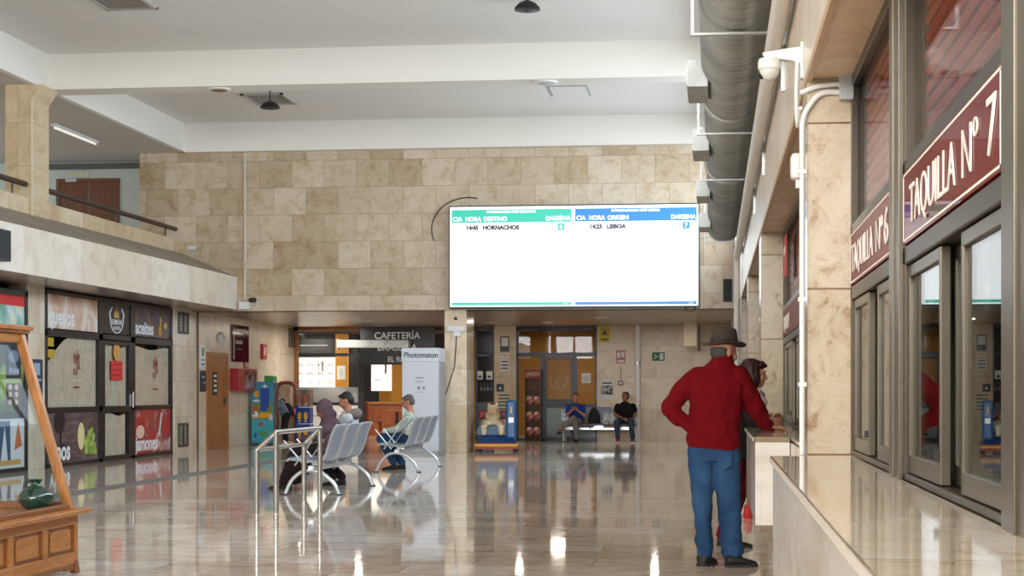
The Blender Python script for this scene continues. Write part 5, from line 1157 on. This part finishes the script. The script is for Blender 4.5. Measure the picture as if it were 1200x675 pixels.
# --- man in the red fleece (origin on the floor between his feet; x right, y away)
mx = thing('person', 'person in red fleece, blue jeans and brown brimmed hat leaning on the counter', 'person', (0.075, 12.72, 0), 0)
HM = M4((.005, .035, 1.585), R(128), R(12), R(0), 1.03)   # head turned right and down
SKH = SKIN
body = MB()
head(body, HM)
body.limb([(-.005, .03, 1.44), (.0, .03, 1.53)], [.062, .058])
body.loft([(-.06, .02, .9, .14, .1), (-.06, .02, 1.05, .15, .1), (-.045, .02, 1.25, .17, .1), (-.03, .02, 1.38, .17, .09), (.0, .02, 1.46, .08, .06)])
body.limb([(-.19, .02, 1.38), (-.395, .03, 1.2), (-.24, .0, 1.035)], [.05, .04, .028]); body.limb([(.12, .03, 1.38), (.235, .1, 1.17), (.325, .17, 1.035)], [.05, .04, .028])
body.limb([(-.15, .02, .92), (-.155, .02, .5), (-.138, .03, .09)], [.08, .055, .04]); body.limb([(.0, .02, .92), (.03, .0, .5), (.06, .0, .09)], [.08, .055, .04])
hand(body, (.325, .17, 1.035), (.9, .35, -.12), (0, 0, 1), (-.2, .9, 0), .14)
hand(body, (-.245, -.005, 1.035), (.75, -.1, -.65), (-.4, -.7, -.3), (-.3, .3, .9), .3)
organic(body, 'body', SKH, mx, .0058, 3)
eyes(HM, mx)
jk = MB()
jk.loft([(-.075, .02, .905, .19, .135), (-.075, .02, .94, .20, .14), (-.066, .02, 1.05, .19, .137), (-.055, .02, 1.2, .192, .14), (-.05, .02, 1.34, .205, .135), (-.045, .02, 1.42, .185, .12), (-.025, .025, 1.48, .115, .09), (-.008, .03, 1.53, .08, .08), (-.002, .03, 1.575, .074, .076)], 24, 2.3)
jk.limb([(-.19, .02, 1.39), (-.29, .02, 1.31), (-.402, .03, 1.18), (-.33, .01, 1.1), (-.255, .0, 1.04)], [.088, .078, .066, .056, .046], 14)
jk.limb([(.10, .02, 1.40), (.165, .05, 1.29), (.235, .1, 1.17), (.28, .13, 1.1), (.325, .17, 1.04)], [.094, .085, .074, .066, .05], 14)
organic(jk, 'fleece_jacket', RED, mx, .0095, 5, .016, 8.0, stretch=(1.3, 1.3, .8), mod=lambda c: .6 + .7 * max(0, min(1, (1.35 - c.z) / .3)))
hb = MB(); hb.loft([(-.075, .02, .872, .184, .132), (-.075, .02, .905, .2, .146), (-.074, .02, .955, .196, .142)], 24, 2.3); hb.xform(Matrix.Translation((-.07, 0, .92)) @ Matrix.Rotation(R(4.5), 4, 'Y') @ Matrix.Translation((.07, 0, -.92))); hb.build('jacket_hem', RED, mx, smooth=True)
cf_ = MB(); cf_.limb([(.32, .166, 1.046), (.333, .178, 1.03)], [.046, .043], 14); cf_.build('cuff', RED, mx, smooth=True); cf_ = MB(); cf_.limb([(-.262, .002, 1.052), (-.244, -.004, 1.032)], [.05, .047], 14); cf_.build('cuff', RED, mx, smooth=True)
jn = MB()
jn.loft([(-.07, .02, .78, .15, .12), (-.075, .02, .86, .185, .13), (-.075, .02, .96, .18, .12)], 24, 2.3)
jn.limb([(-.165, .02, .86), (-.162, .02, .68), (-.158, .02, .48), (-.15, .03, .28), (-.138, .03, .1)], [.105, .093, .077, .066, .06], 16)
jn.limb([(.012, .02, .86), (.024, .02, .68), (.038, .0, .48), (.052, .0, .28), (.064, .0, .1)], [.11, .1, .088, .082, .078], 16)
organic(jn, 'jeans', DENIM, mx, .0095, 4, .013, 8.5, stretch=(.8, .8, 1.5), mod=lambda c: .45 + .75 * max(0, min(1, (.62 - c.z) / .5)))
pk = MB(); pk.rings([[Vector((.0 + x, -.113 + .012 * abs(x - .03) * 4, z)) for x, z in ((-.05, .86), (.06, .855), (.055, .75), (.005, .72), (-.045, .755))], [Vector((.0 + x, -.108 + .012 * abs(x - .03) * 4, z)) for x, z in ((-.05, .86), (.06, .855), (.055, .75), (.005, .72), (-.045, .755))]])
pk.build('back_pocket', DENIM, mx, .003)
for h_, t_ in (((-.165, -.02, 0), (-.075, .18, 0)), ((.015, -.05, 0), (.245, .02, 0))):
    s_ = MB(); shoe(s_, h_, t_, .05, .1); so = s_.build('shoe', BLKSHOE, mx, smooth=True); sole(h_, t_, .053, so, mat('sole_dark', (38, 37, 36), .7))
HATM = mat('brown_felt', (64, 52, 42), .9)
HT = HM @ Matrix.Rotation(R(-10), 4, 'X') @ Matrix.Translation((0, .004, .062))
ht = MB(); ht.loft([(0, 0, -.0, .088, .105), (0, 0, .01, .09, .107), (0, 0, .07, .082, .1), (0, 0, .105, .074, .092), (0, 0, .118, .05, .07), (0, 0, .112, .02, .045)], 28); ht.xform(HT); ht.build('hat', HATM, mx, smooth=True)
br2 = MB(); ring = []
for rr, zz in ((.0, .0), (.0, .008)):
    pass
br2.rings([[Vector((rx * math.cos(t), ry * math.sin(t), z + .012 * math.cos(2 * t) * (rx - .08) / .05)) for t in [2 * PI * i / 32 for i in range(32)]] for rx, ry, z in ((.085, .1, -.006), (.115, .13, -.01), (.145, .165, -.004), (.147, .167, .0), (.115, .13, -.003), (.085, .1, .006))]); br2.xform(HT); br2.build('hat_brim', HATM, mx, smooth=True)
hbn = MB(); hbn.loft([(0, 0, .004, .0915, .1085), (0, 0, .03, .0895, .1065)], 28); hbn.xform(HT); hbn.build('hat_band', mat('hat_band', (32, 27, 24), .7), mx, smooth=True)
hr = MB(); hr.ell(HM @ Vector((0, .04, -.005)), (.077, .07, .065), rot3(HM), 18, 12); hr.build('hair', mat('grey_hair', (66, 62, 60), .8), mx, smooth=True)

# --- woman in the dark coat
wx = thing('person', 'person with dark bobbed hair in a dark coat and burgundy trousers at the counter', 'person', (0.26, 14.35, 0), 0)
HW = M4((.075, .02, 1.435), R(92), R(6), 0, .98)
body = MB(); head(body, HW)
body.limb([(.02, .02, 1.27), (.05, .02, 1.36)], [.05, .048])
body.loft([(-.06, .02, .8, .13, .12), (-.04, .02, 1.0, .12, .13), (-.01, .02, 1.2, .11, .15), (.01, .02, 1.27, .06, .09)])
body.limb([(.03, -.12, 1.2), (.08, -.17, 1.0), (.19, -.12, 1.03)], [.045, .036, .024]); body.limb([(.03, .15, 1.2), (.1, .2, 1.0), (.2, .13, 1.03)], [.045, .036, .024])
body.limb([(-.07, -.06, .85), (-.12, -.06, .48), (-.1, -.06, .09)], [.08, .05, .036]); body.limb([(-.07, .08, .85), (-.02, .08, .48), (-.17, .1, .09)], [.08, .05, .036])
hand(body, (.19, -.12, 1.035), (.9, .2, .12), (-.1, -.3, 1), (.0, .3, .9), .3, .92); hand(body, (.2, .13, 1.035), (.8, -.3, .5), (-.4, .3, .8), (-.3, -.5, .9), .3, .92)
organic(body, 'body', SKIN, wx, .0062, 3); eyes(HW, wx)
ct_ = MB()
ct_.loft([(-.085, .02, .74, .165, .17), (-.08, .02, .85, .165, .172), (-.06, .02, 1.0, .15, .165), (-.035, .02, 1.14, .14, .18), (-.01, .02, 1.24, .12, .165), (.02, .02, 1.3, .07, .085)], 24, 2.2)
ct_.limb([(.02, -.13, 1.21), (.06, -.185, 1.09), (.085, -.19, .99), (.19, -.12, 1.025)], [.072, .068, .06, .045], 14); ct_.limb([(.02, .16, 1.21), (.1, .21, 1.0), (.19, .14, 1.025)], [.072, .06, .045], 14)
organic(ct_, 'coat', blotch('dark_coat', [(.35, (34, 31, 32)), (.65, (46, 42, 42))], 20, .85, spec=.2), wx, .012, 5, .01, 7)
tr = MB(); tr.limb([(-.09, -.06, .8), (-.13, -.06, .6), (-.15, -.06, .45), (-.125, -.06, .1)], [.1, .09, .078, .068], 14); tr.limb([(-.07, .08, .8), (-.03, .08, .6), (-.07, .09, .4), (-.175, .1, .1)], [.1, .09, .078, .066], 14)
organic(tr, 'trousers', blotch('burgundy_cloth', [(.35, (88, 18, 30)), (.65, (108, 26, 38))], 9, .85, spec=.2), wx, .012, 5, .012, 6, stretch=(1, 1, 1.6))
for h_, t_ in (((-.16, -.06, 0), (.06, -.07, 0)), ((-.23, .1, 0), (-.01, .1, 0))):
    s_ = MB(); shoe(s_, h_, t_, .043, .075); so = s_.build('shoe', BLKSHOE, wx, smooth=True); sole(h_, t_, .045, so, mat('sole_dark'))
hr = MB(); r_ = rot3(HW)
for c, rr in (((0, .03, .05), (.094, .1, .09)), ((0, .065, -.02), (.094, .085, .1)), ((0, -.05, .09), (.07, .05, .03)), ((.066, .012, -.03), (.036, .07, .095)), ((-.066, .012, -.03), (.036, .07, .095)), ((0, .085, -.085), (.085, .06, .065)), ((0, -.08, .082), (.045, .03, .018))): hr.ell(HW @ Vector(c), rr, r_, 16, 10)
organic(hr, 'hair', blotch('dark_auburn_hair', [(.35, (36, 18, 16)), (.65, (58, 28, 24))], 14, .5, stretch=(4, 4, .6), spec=.4), wx, .009, 4, .006, 22, stretch=(2, 2, .5))
sc2 = MB(); sc2.limb([(.02, -.08, 1.3), (.1, -.05, 1.29), (.135, .02, 1.26), (.1, .08, 1.29)], [.03, .034, .036, .03]); sc2.limb([(.12, -.02, 1.27), (.15, -.0, 1.2)], [.036, .04])
organic(sc2, 'scarf', mat('pale_pink_scarf', (205, 178, 180), .9), wx, .009, 4, .008, 14)
rb = thing('bag', 'small red bag standing on the floor beyond the second ticket counter', 'bag', (.35, 17.6, 0))
rb.scale = (.45, .45, .45); 
b = MB(); b.loft([(0, 0, 0, .1, .14), (0, 0, .03, .11, .15), (0, 0, .26, .09, .14), (0, 0, .3, .07, .12)], 16, 4); b.build('body', mat('bag_red', (196, 32, 30), .5), rb, smooth=True); MB().tube(arc((0, 0, .29), .07, 0, PI, 10, 'yz'), .01).build('handle', mat('bag_red'), rb)

# --- seated people: canonical pose faces local -y, then turned
def seated(label, loc, rz, lean=.0, torso_h=.5, skin=SKIN, top=None, legs=None, shoes=None, hd=(0, 0, 0), arms='knees', knees=((-.1, -.46), (.1, -.46)), feet=((-.1, -.42), (.1, -.42)), topname='shirt', girth=1.0, short=False, amp=.012, cross=False):
    t = thing('person', label, 'person', loc, rz)
    sz = .47; sy = lambda z: -(z - sz) * math.tan(lean)           # spine leans forward
    S = Vector((0, sy(sz + torso_h) + .03, sz + torso_h)); g = girth
    hc = S + Vector((0, -.05 - .14 * math.sin(lean), .17 - .03 * lean)) + Vector((hd[3] if len(hd) > 3 else 0, 0, 0)); Hm = M4(hc, hd[0], hd[1] - lean * .3 if False else hd[1], hd[2])
    bd = MB(); head(bd, Hm); bd.limb([S + Vector((0, 0, -.03)), hc + Vector((0, .02, -.06))], [.06, .052])
    def ring(f, rx, ry): z = sz + torso_h * f; return (0, sy(z) + .005, z, rx * g, ry * g)
    bd.loft([ring(-.05, .13, .1), ring(.4, .12, .085), ring(.8, .14, .09), ring(1, .08, .06)])
    cl = MB(); cl.loft([ring(-.12, .175, .115), ring(.0, .185, .125), ring(.3, .17, .13), ring(.65, .18, .125), ring(.88, .165, .1), ring(1.0, .1, .075), ring(1.06, .066, .062)], 22, 2.3)
    sh = [S + Vector((s * .165 * g, .0, -.08)) for s in (-1, 1)]
    if arms == 'knees': el = [Vector((s * .2, S.y - .2, sz + .2)) for s in (-1, 1)]; wr_ = [Vector((s * .09, -.42, sz + .16)) for s in (-1, 1)]; dr_ = [Vector((-s * .5, -.8, -.3)) for s in (-1, 1)]
    elif arms == 'phone': el = [Vector((s * .23, S.y - .12, sz + .2)) for s in (-1, 1)]; wr_ = [Vector((s * .07, S.y - .26, sz + .34)) for s in (-1, 1)]; dr_ = [Vector((-s * .4, -.5, .6)) for s in (-1, 1)]
    elif arms == 'thighs': el = [Vector((s * .27, S.y - .02, sz + .24)) for s in (-1, 1)]; wr_ = [Vector((-.04, -.24, sz + .13)), Vector((.21, -.26, sz + .14))]; dr_ = [Vector((.5, -.7, -.2)), Vector((-.1, -.9, -.25))]
    else: el = [Vector((s * .2, S.y - .16, sz + .22)) for s in (-1, 1)]; wr_ = [Vector((s * .07, S.y - .34, sz + .2)) for s in (-1, 1)]; dr_ = [Vector((-s * .6, -.7, 0)) for s in (-1, 1)]
    for a, e, w_, d_, s in zip(sh, el, wr_, dr_, (-1, 1)):
        bd.limb([a, e, w_], [.046, .038, .026]); hand(bd, w_, d_, (0, 0, 1) if arms != 'phone' else (s, 0, .3), (-s, 0, .3), .3)
        if short: cl.limb([a, a + (e - a) * .62], [.07 * g, .062], 12)
        else: cl.limb([a, e, e + (w_ - e) * .93], [.076 * g, .062, .042], 12)
    pn = MB(); pn.loft([(0, -.01, sz - .07, .17 * g, .12), (0, -.01, sz + .03, .185 * g, .125), (0, -.01, sz + .1, .17 * g, .11)], 20, 2.3)
    for i, s in enumerate((-1, 1)):
        kx, ky = knees[i][:2]; kz = knees[i][2] if len(knees[i]) > 2 else .5; fx, fy = feet[i][:2]; fz = feet[i][2] if len(feet[i]) > 2 else 0
        bd.limb([(s * .09, 0, sz + .05), (kx, ky, kz), (fx, fy, fz + .09)], [.075, .05, .038]); pn.limb([(s * .1, .0, sz + .06), (kx, ky, kz + .01), (fx, fy, fz + .12)], [.098, .076, .06], 14)
        toe = Vector((fx + (fx - kx) * .1, fy - .2, fz)); heel = Vector((fx, fy + .06, fz))
        s_ = MB(); shoe(s_, heel, toe, .045, .085); so = s_.build('shoe', shoes, t, smooth=True); sole(heel, toe, .047, so, mat('sole_pale', (206, 204, 200), .6) if not shoes is BLKSHOE else mat('sole_dark'))
    organic(bd, 'body', skin, t, .0068, 3); organic(cl, topname, top, t, .012, 5, amp, 7); organic(pn, 'trousers', legs, t, .013, 5, .012, 6); eyes(Hm, t)
    return t, Hm, S
def hair_cap(t, Hm, m, parts=(((0, .03, .05), (.084, .092, .075)), ((0, .06, -.005), (.08, .055, .075)), ((0, -.025, .1), (.06, .05, .018)))):
    h_ = MB(); r_ = rot3(Hm)
    for c, rr in parts: h_.ell(Hm @ Vector(c), rr, r_, 16, 10)
    return organic(h_, 'hair', m, t, .009, 3, .004, 25)
DARKP = blotch('dark_trousers', [(.35, (30, 28, 34)), (.65, (42, 40, 46))], 8, .85, spec=.2)
# mauve headscarf
MAUVE = blotch('mauve_cloth', [(.35, (86, 66, 76)), (.65, (106, 84, 94))], 5, .9, spec=.15)
p1, H1, S1 = seated('person in a mauve headscarf and dark brown robe sitting by the steel barrier', (-5.01, 22.1, 0), -90, R(8), .41, SKIN2, MAUVE, blotch('brown_robe', [(.35, (38, 28, 26)), (.65, (52, 40, 36))], 6, .9, spec=.15), BLKSHOE, (0, R(28), 0), 'lap', topname='robe_top', girth=1.2, feet=((-.1, -.62), (.1, -.62)))
hj = MB(); r_ = rot3(H1); hj.ell(H1 @ Vector((0, .02, .03)), (.098, .115, .118), r_, 18, 12); hj.ell(H1 @ Vector((0, .03, -.1)), (.1, .1, .09), r_, 16, 10)
hj.loft([(0, S1.y + .06, S1.z - .3, .26, .17), (0, S1.y + .04, S1.z - .12, .235, .16), (0, S1.y + .01, S1.z + .0, .17, .13), (0, S1.y - .02, S1.z + .08, .1, .1)], 22)
organic(hj, 'headscarf', MAUVE, p1, .012, 5, .016, 8)
sk = MB(); sk.loft([(0, -.55, .08, .3, .16), (0, -.48, .22, .26, .17), (0, -.38, .4, .22, .2), (0, -.2, .54, .2, .22), (0, .0, .56, .19, .16)], 22); organic(sk, 'robe_skirt', blotch('brown_robe'), p1, .014, 5, .02, 6)
# light jacket
p2, H2, S2 = seated('person with dark hair in a pale grey hooded jacket beside the headscarf wearer', (-4.98, 22.92, 0), -90, R(-1), .52, SKIN, blotch('pale_jacket', [(.35, (184, 188, 192)), (.65, (208, 210, 212))], 7, .8, spec=.2), DARKP, BLKSHOE, (0, R(30), 0), 'knees', topname='jacket', girth=1.22, feet=((-.12, -.1), (.12, -.16)))
hair_cap(p2, H2, mat('black_hair', (24, 22, 22), .6)); hd_ = MB(); hd_.limb([S2 + Vector((-.13, .0, -.02)), S2 + Vector((-.08, .09, .0)), S2 + Vector((.08, .09, .0)), S2 + Vector((.13, .0, -.02))], [.05, .075, .075, .05]); organic(hd_, 'hood', mat('taupe_hood', (128, 116, 108), .9), p2, .012, 4, .008, 9)
# striped shirt
def stripes(name, c1, c2):
    m = mat(name, rough=.85, spec=.2); L = m.node_tree.links; tc = nd(m, 'ShaderNodeTexCoord'); wv = nd(m, 'ShaderNodeTexWave', wave_type='BANDS', bands_direction='X'); wv.inputs['Scale'].default_value = 11; wv.inputs['Distortion'].default_value = .2
    L.new(tc.outputs['Object'], wv.inputs[0]); rp = ramp(m, [(.35, c1), (.6, c2)]); L.new(wv.outputs[0], rp.inputs[0]); L.new(rp.outputs[0], m.node_tree.nodes['Principled BSDF'].inputs['Base Color']); return m
p3, H3, S3 = seated('grey-haired person in a pale striped shirt leaning forward by the photo booth', (-4.98, 27.75, 0), -90, R(0), .47, SKIN, stripes('striped_shirt', (214, 216, 208), (168, 176, 166)), DENIM, BLKSHOE, (R(0), R(26), 0), 'knees', topname='shirt', feet=((-.1, -.14), (.1, -.24)))
hair_cap(p3, H3, mat('greying_hair', (92, 86, 82), .8))
# back bench, left: blue T-shirt with phone
p4, H4, S4 = seated('person in a blue T-shirt and grey trousers, legs crossed, looking at a phone', (-3.48, 43.35, 0), 0, R(8), .5, SKIN, mat('blue_tshirt', (32, 62, 138), .85, spec=.2), blotch('grey_trousers', [(.35, (104, 98, 94)), (.65, (124, 118, 112))], 8, .85), BLKSHOE, (0, R(22), 0), 'phone', topname='tshirt', short=True, girth=1.08, knees=((-.02, -.44, .6), (.02, -.42, .5)), feet=((-.36, -.5, .2), (.05, -.38)))
hair_cap(p4, H4, mat('brown_hair', (104, 72, 52), .7))
ph = MB().box(-.035, .035, -.006, .006, 0, .14).build('phone', LOCK, None, .004, label='dark mobile phone held by the person in the blue T-shirt', cat='phone'); ph.location = (-3.48, 43.35 + S4.y - .34, .86); ph.rotation_euler = (R(-20), 0, 0)
# back bench, right: black T-shirt
p5, H5, S5 = seated('person in a black T-shirt, dark jeans and red shoes on the back bench', (-2.22, 43.35, 0), 0, R(6), .52, SKIN2, mat('black_tshirt', (20, 21, 23), .85, spec=.2), blotch('dark_denim', [(.35, (34, 48, 70)), (.65, (52, 68, 92))], 6, .85), mat('red_shoe', (158, 32, 36), .6), (R(-35), R(0), 0), 'thighs', topname='tshirt', short=True, girth=1.15, knees=((-.2, -.46), (.17, -.44)), feet=((-.17, -.42), (.2, -.4)))
hair_cap(p5, H5, mat('dark_hair', (34, 28, 26), .7))
# things on the back bench
bp_ = thing('backpack', 'black backpack standing on the back bench beside the blue T-shirt', 'backpack', (-3.02, 43.4, .44)); b = MB(); b.loft([(0, 0, 0, .14, .11), (0, 0, .06, .16, .13), (0, .02, .26, .14, .12), (0, .05, .38, .09, .08), (0, .06, .42, .03, .03)], 18, 2.5); b.build('body', mat('backpack_black', (22, 23, 27), .8), bp_, smooth=True); MB().box(-.09, .09, -.15, -.1, .04, .2).build('front_pocket', mat('backpack_black'), bp_, .03); MB().tube(arc((0, .05, .4), .04, 0, PI, 8), .01).build('handle', mat('backpack_black'), bp_)
MB().tube([(-.1, -.1, .1), (-.12, -.14, -.02), (-.08, -.15, -.1)], .012).build('strap', mat('backpack_black'), bp_)
for x, s_, l_ in ((-2.72, .85, 'small crumpled white plastic bag beside the black backpack'), (-2.52, 1.1, 'larger grey white plastic bag beside the black T-shirt')):
    pb_ = thing('plastic_bag', l_, 'bag', (x, 43.38, .45)); b = MB(); b.loft([(0, 0, 0, .1 * s_, .08), (0, 0, .1, .12 * s_, .1), (.01, 0, .22, .09 * s_, .07), (.02, 0, .3 * s_, .03, .03)]); organic(b, 'bag_body', mat('plastic_white', (196, 200, 198), .35), pb_, .012, 2, .03, 11); MB().limb([(.02, 0, .28 * s_), (-.03, 0, .36 * s_)], [.02, .012]).limb([(.02, 0, .28 * s_), (.06, 0, .35 * s_)], [.02, .012]).build('handle', mat('plastic_white'), pb_, smooth=True)
rc = thing('cloth', 'folded red cloth lying on the back bench beside the grey trousers', 'cloth', (-3.22, 43.28, .45)); b = MB(); b.box(-.12, .12, -.12, .1, 0, .035); b.build('fold', mat('cloth_red', (140, 30, 38), .9), rc, .014)
# girl at the toy machine (leaning towards it)
p6 = thing('person', 'young person with dark hair and pink backpack bending over by the toy machine', 'person', (-10.5, 41.0, 0), -70)
H6 = M4((0, -.26, 1.19), R(0), R(40), 0, .92); bd = MB(); head(bd, H6); bd.limb([(0, -.14, 1.1), (0, -.2, 1.15)], [.05, .05]); bd.loft([(0, .06, .7, .12, .1), (0, .0, .9, .12, .09), (0, -.1, 1.05, .12, .08), (0, -.13, 1.1, .06, .05)])
for s in (-1, 1): bd.limb([(s * .13, -.1, 1.04), (s * .17, -.2, .84), (s * .1, -.38, .8)], [.04, .034, .024]); hand(bd, (s * .1, -.38, .8), (-s * .2, -1, .1), (0, 0, 1), (-s, 0, .2), .3, .85); bd.limb([(s * .07, .06, .72), (s * .08, .03, .4), (s * .09, .06, .08)], [.07, .048, .036])
organic(bd, 'body', SKIN, p6, .0068, 3)
cl = MB(); cl.loft([(0, .06, .66, .15, .13), (0, .04, .8, .15, .13), (0, -.04, .95, .15, .12), (0, -.1, 1.05, .13, .1), (0, -.14, 1.11, .06, .06)], 20)
for s in (-1, 1): cl.limb([(s * .13, -.1, 1.03), (s * .18, -.2, .84), (s * .11, -.36, .8)], [.062, .052, .04])
organic(cl, 'sweatshirt', blotch('grey_blue_top', [(.35, (92, 104, 122)), (.65, (118, 130, 146))], 6, .85), p6, .012, 5, .01, 7)
tr = MB()
for s in (-1, 1): tr.limb([(s * .075, .06, .7), (s * .085, .03, .4), (s * .09, .06, .12)], [.098, .078, .07])
organic(tr, 'trousers', DARKP, p6, .012, 5, .012, 6)
for s in (-1, 1): s_ = MB(); shoe(s_, (s * .09, .12, 0), (s * .1, -.1, 0), .042, .08); so = s_.build('shoe', mat('pink_grey_shoe', (150, 120, 128), .6), p6, smooth=True); sole((s * .09, .12, 0), (s * .1, -.1, 0), .044, so, mat('sole_pale'))
hair_cap(p6, H6, mat('dark_hair'), (((0, .03, .05), (.088, .095, .08)), ((0, .06, -.03), (.085, .06, .09)), ((.06, .0, -.06), (.03, .05, .09)), ((-.06, .0, -.06), (.03, .05, .09)), ((0, -.05, .09), (.06, .045, .025))))
b6 = thing('backpack', 'small black and pink backpack worn by the young person at the toy machine', 'backpack', (-10.5, 41.0, 0), -70); b = MB(); b.loft([(0, .2, .68, .1, .07), (0, .2, .74, .12, .08), (0, .15, .9, .11, .08), (0, .1, 1.0, .07, .05)], 18, 2.6); b.build('body', mat('backpack_black'), b6, smooth=True); MB().box(-.07, .07, .24, .3, .72, .86).build('pink_pocket', mat('bag_pink', (226, 64, 118), .5), b6, .02)
for s in (-1, 1): MB().tube([(s * .08, .05, 1.04), (s * .09, -.02, 1.1), (s * .1, -.17, 1.0), (s * .12, -.1, .85)], .014).build('strap', mat('backpack_black'), b6)
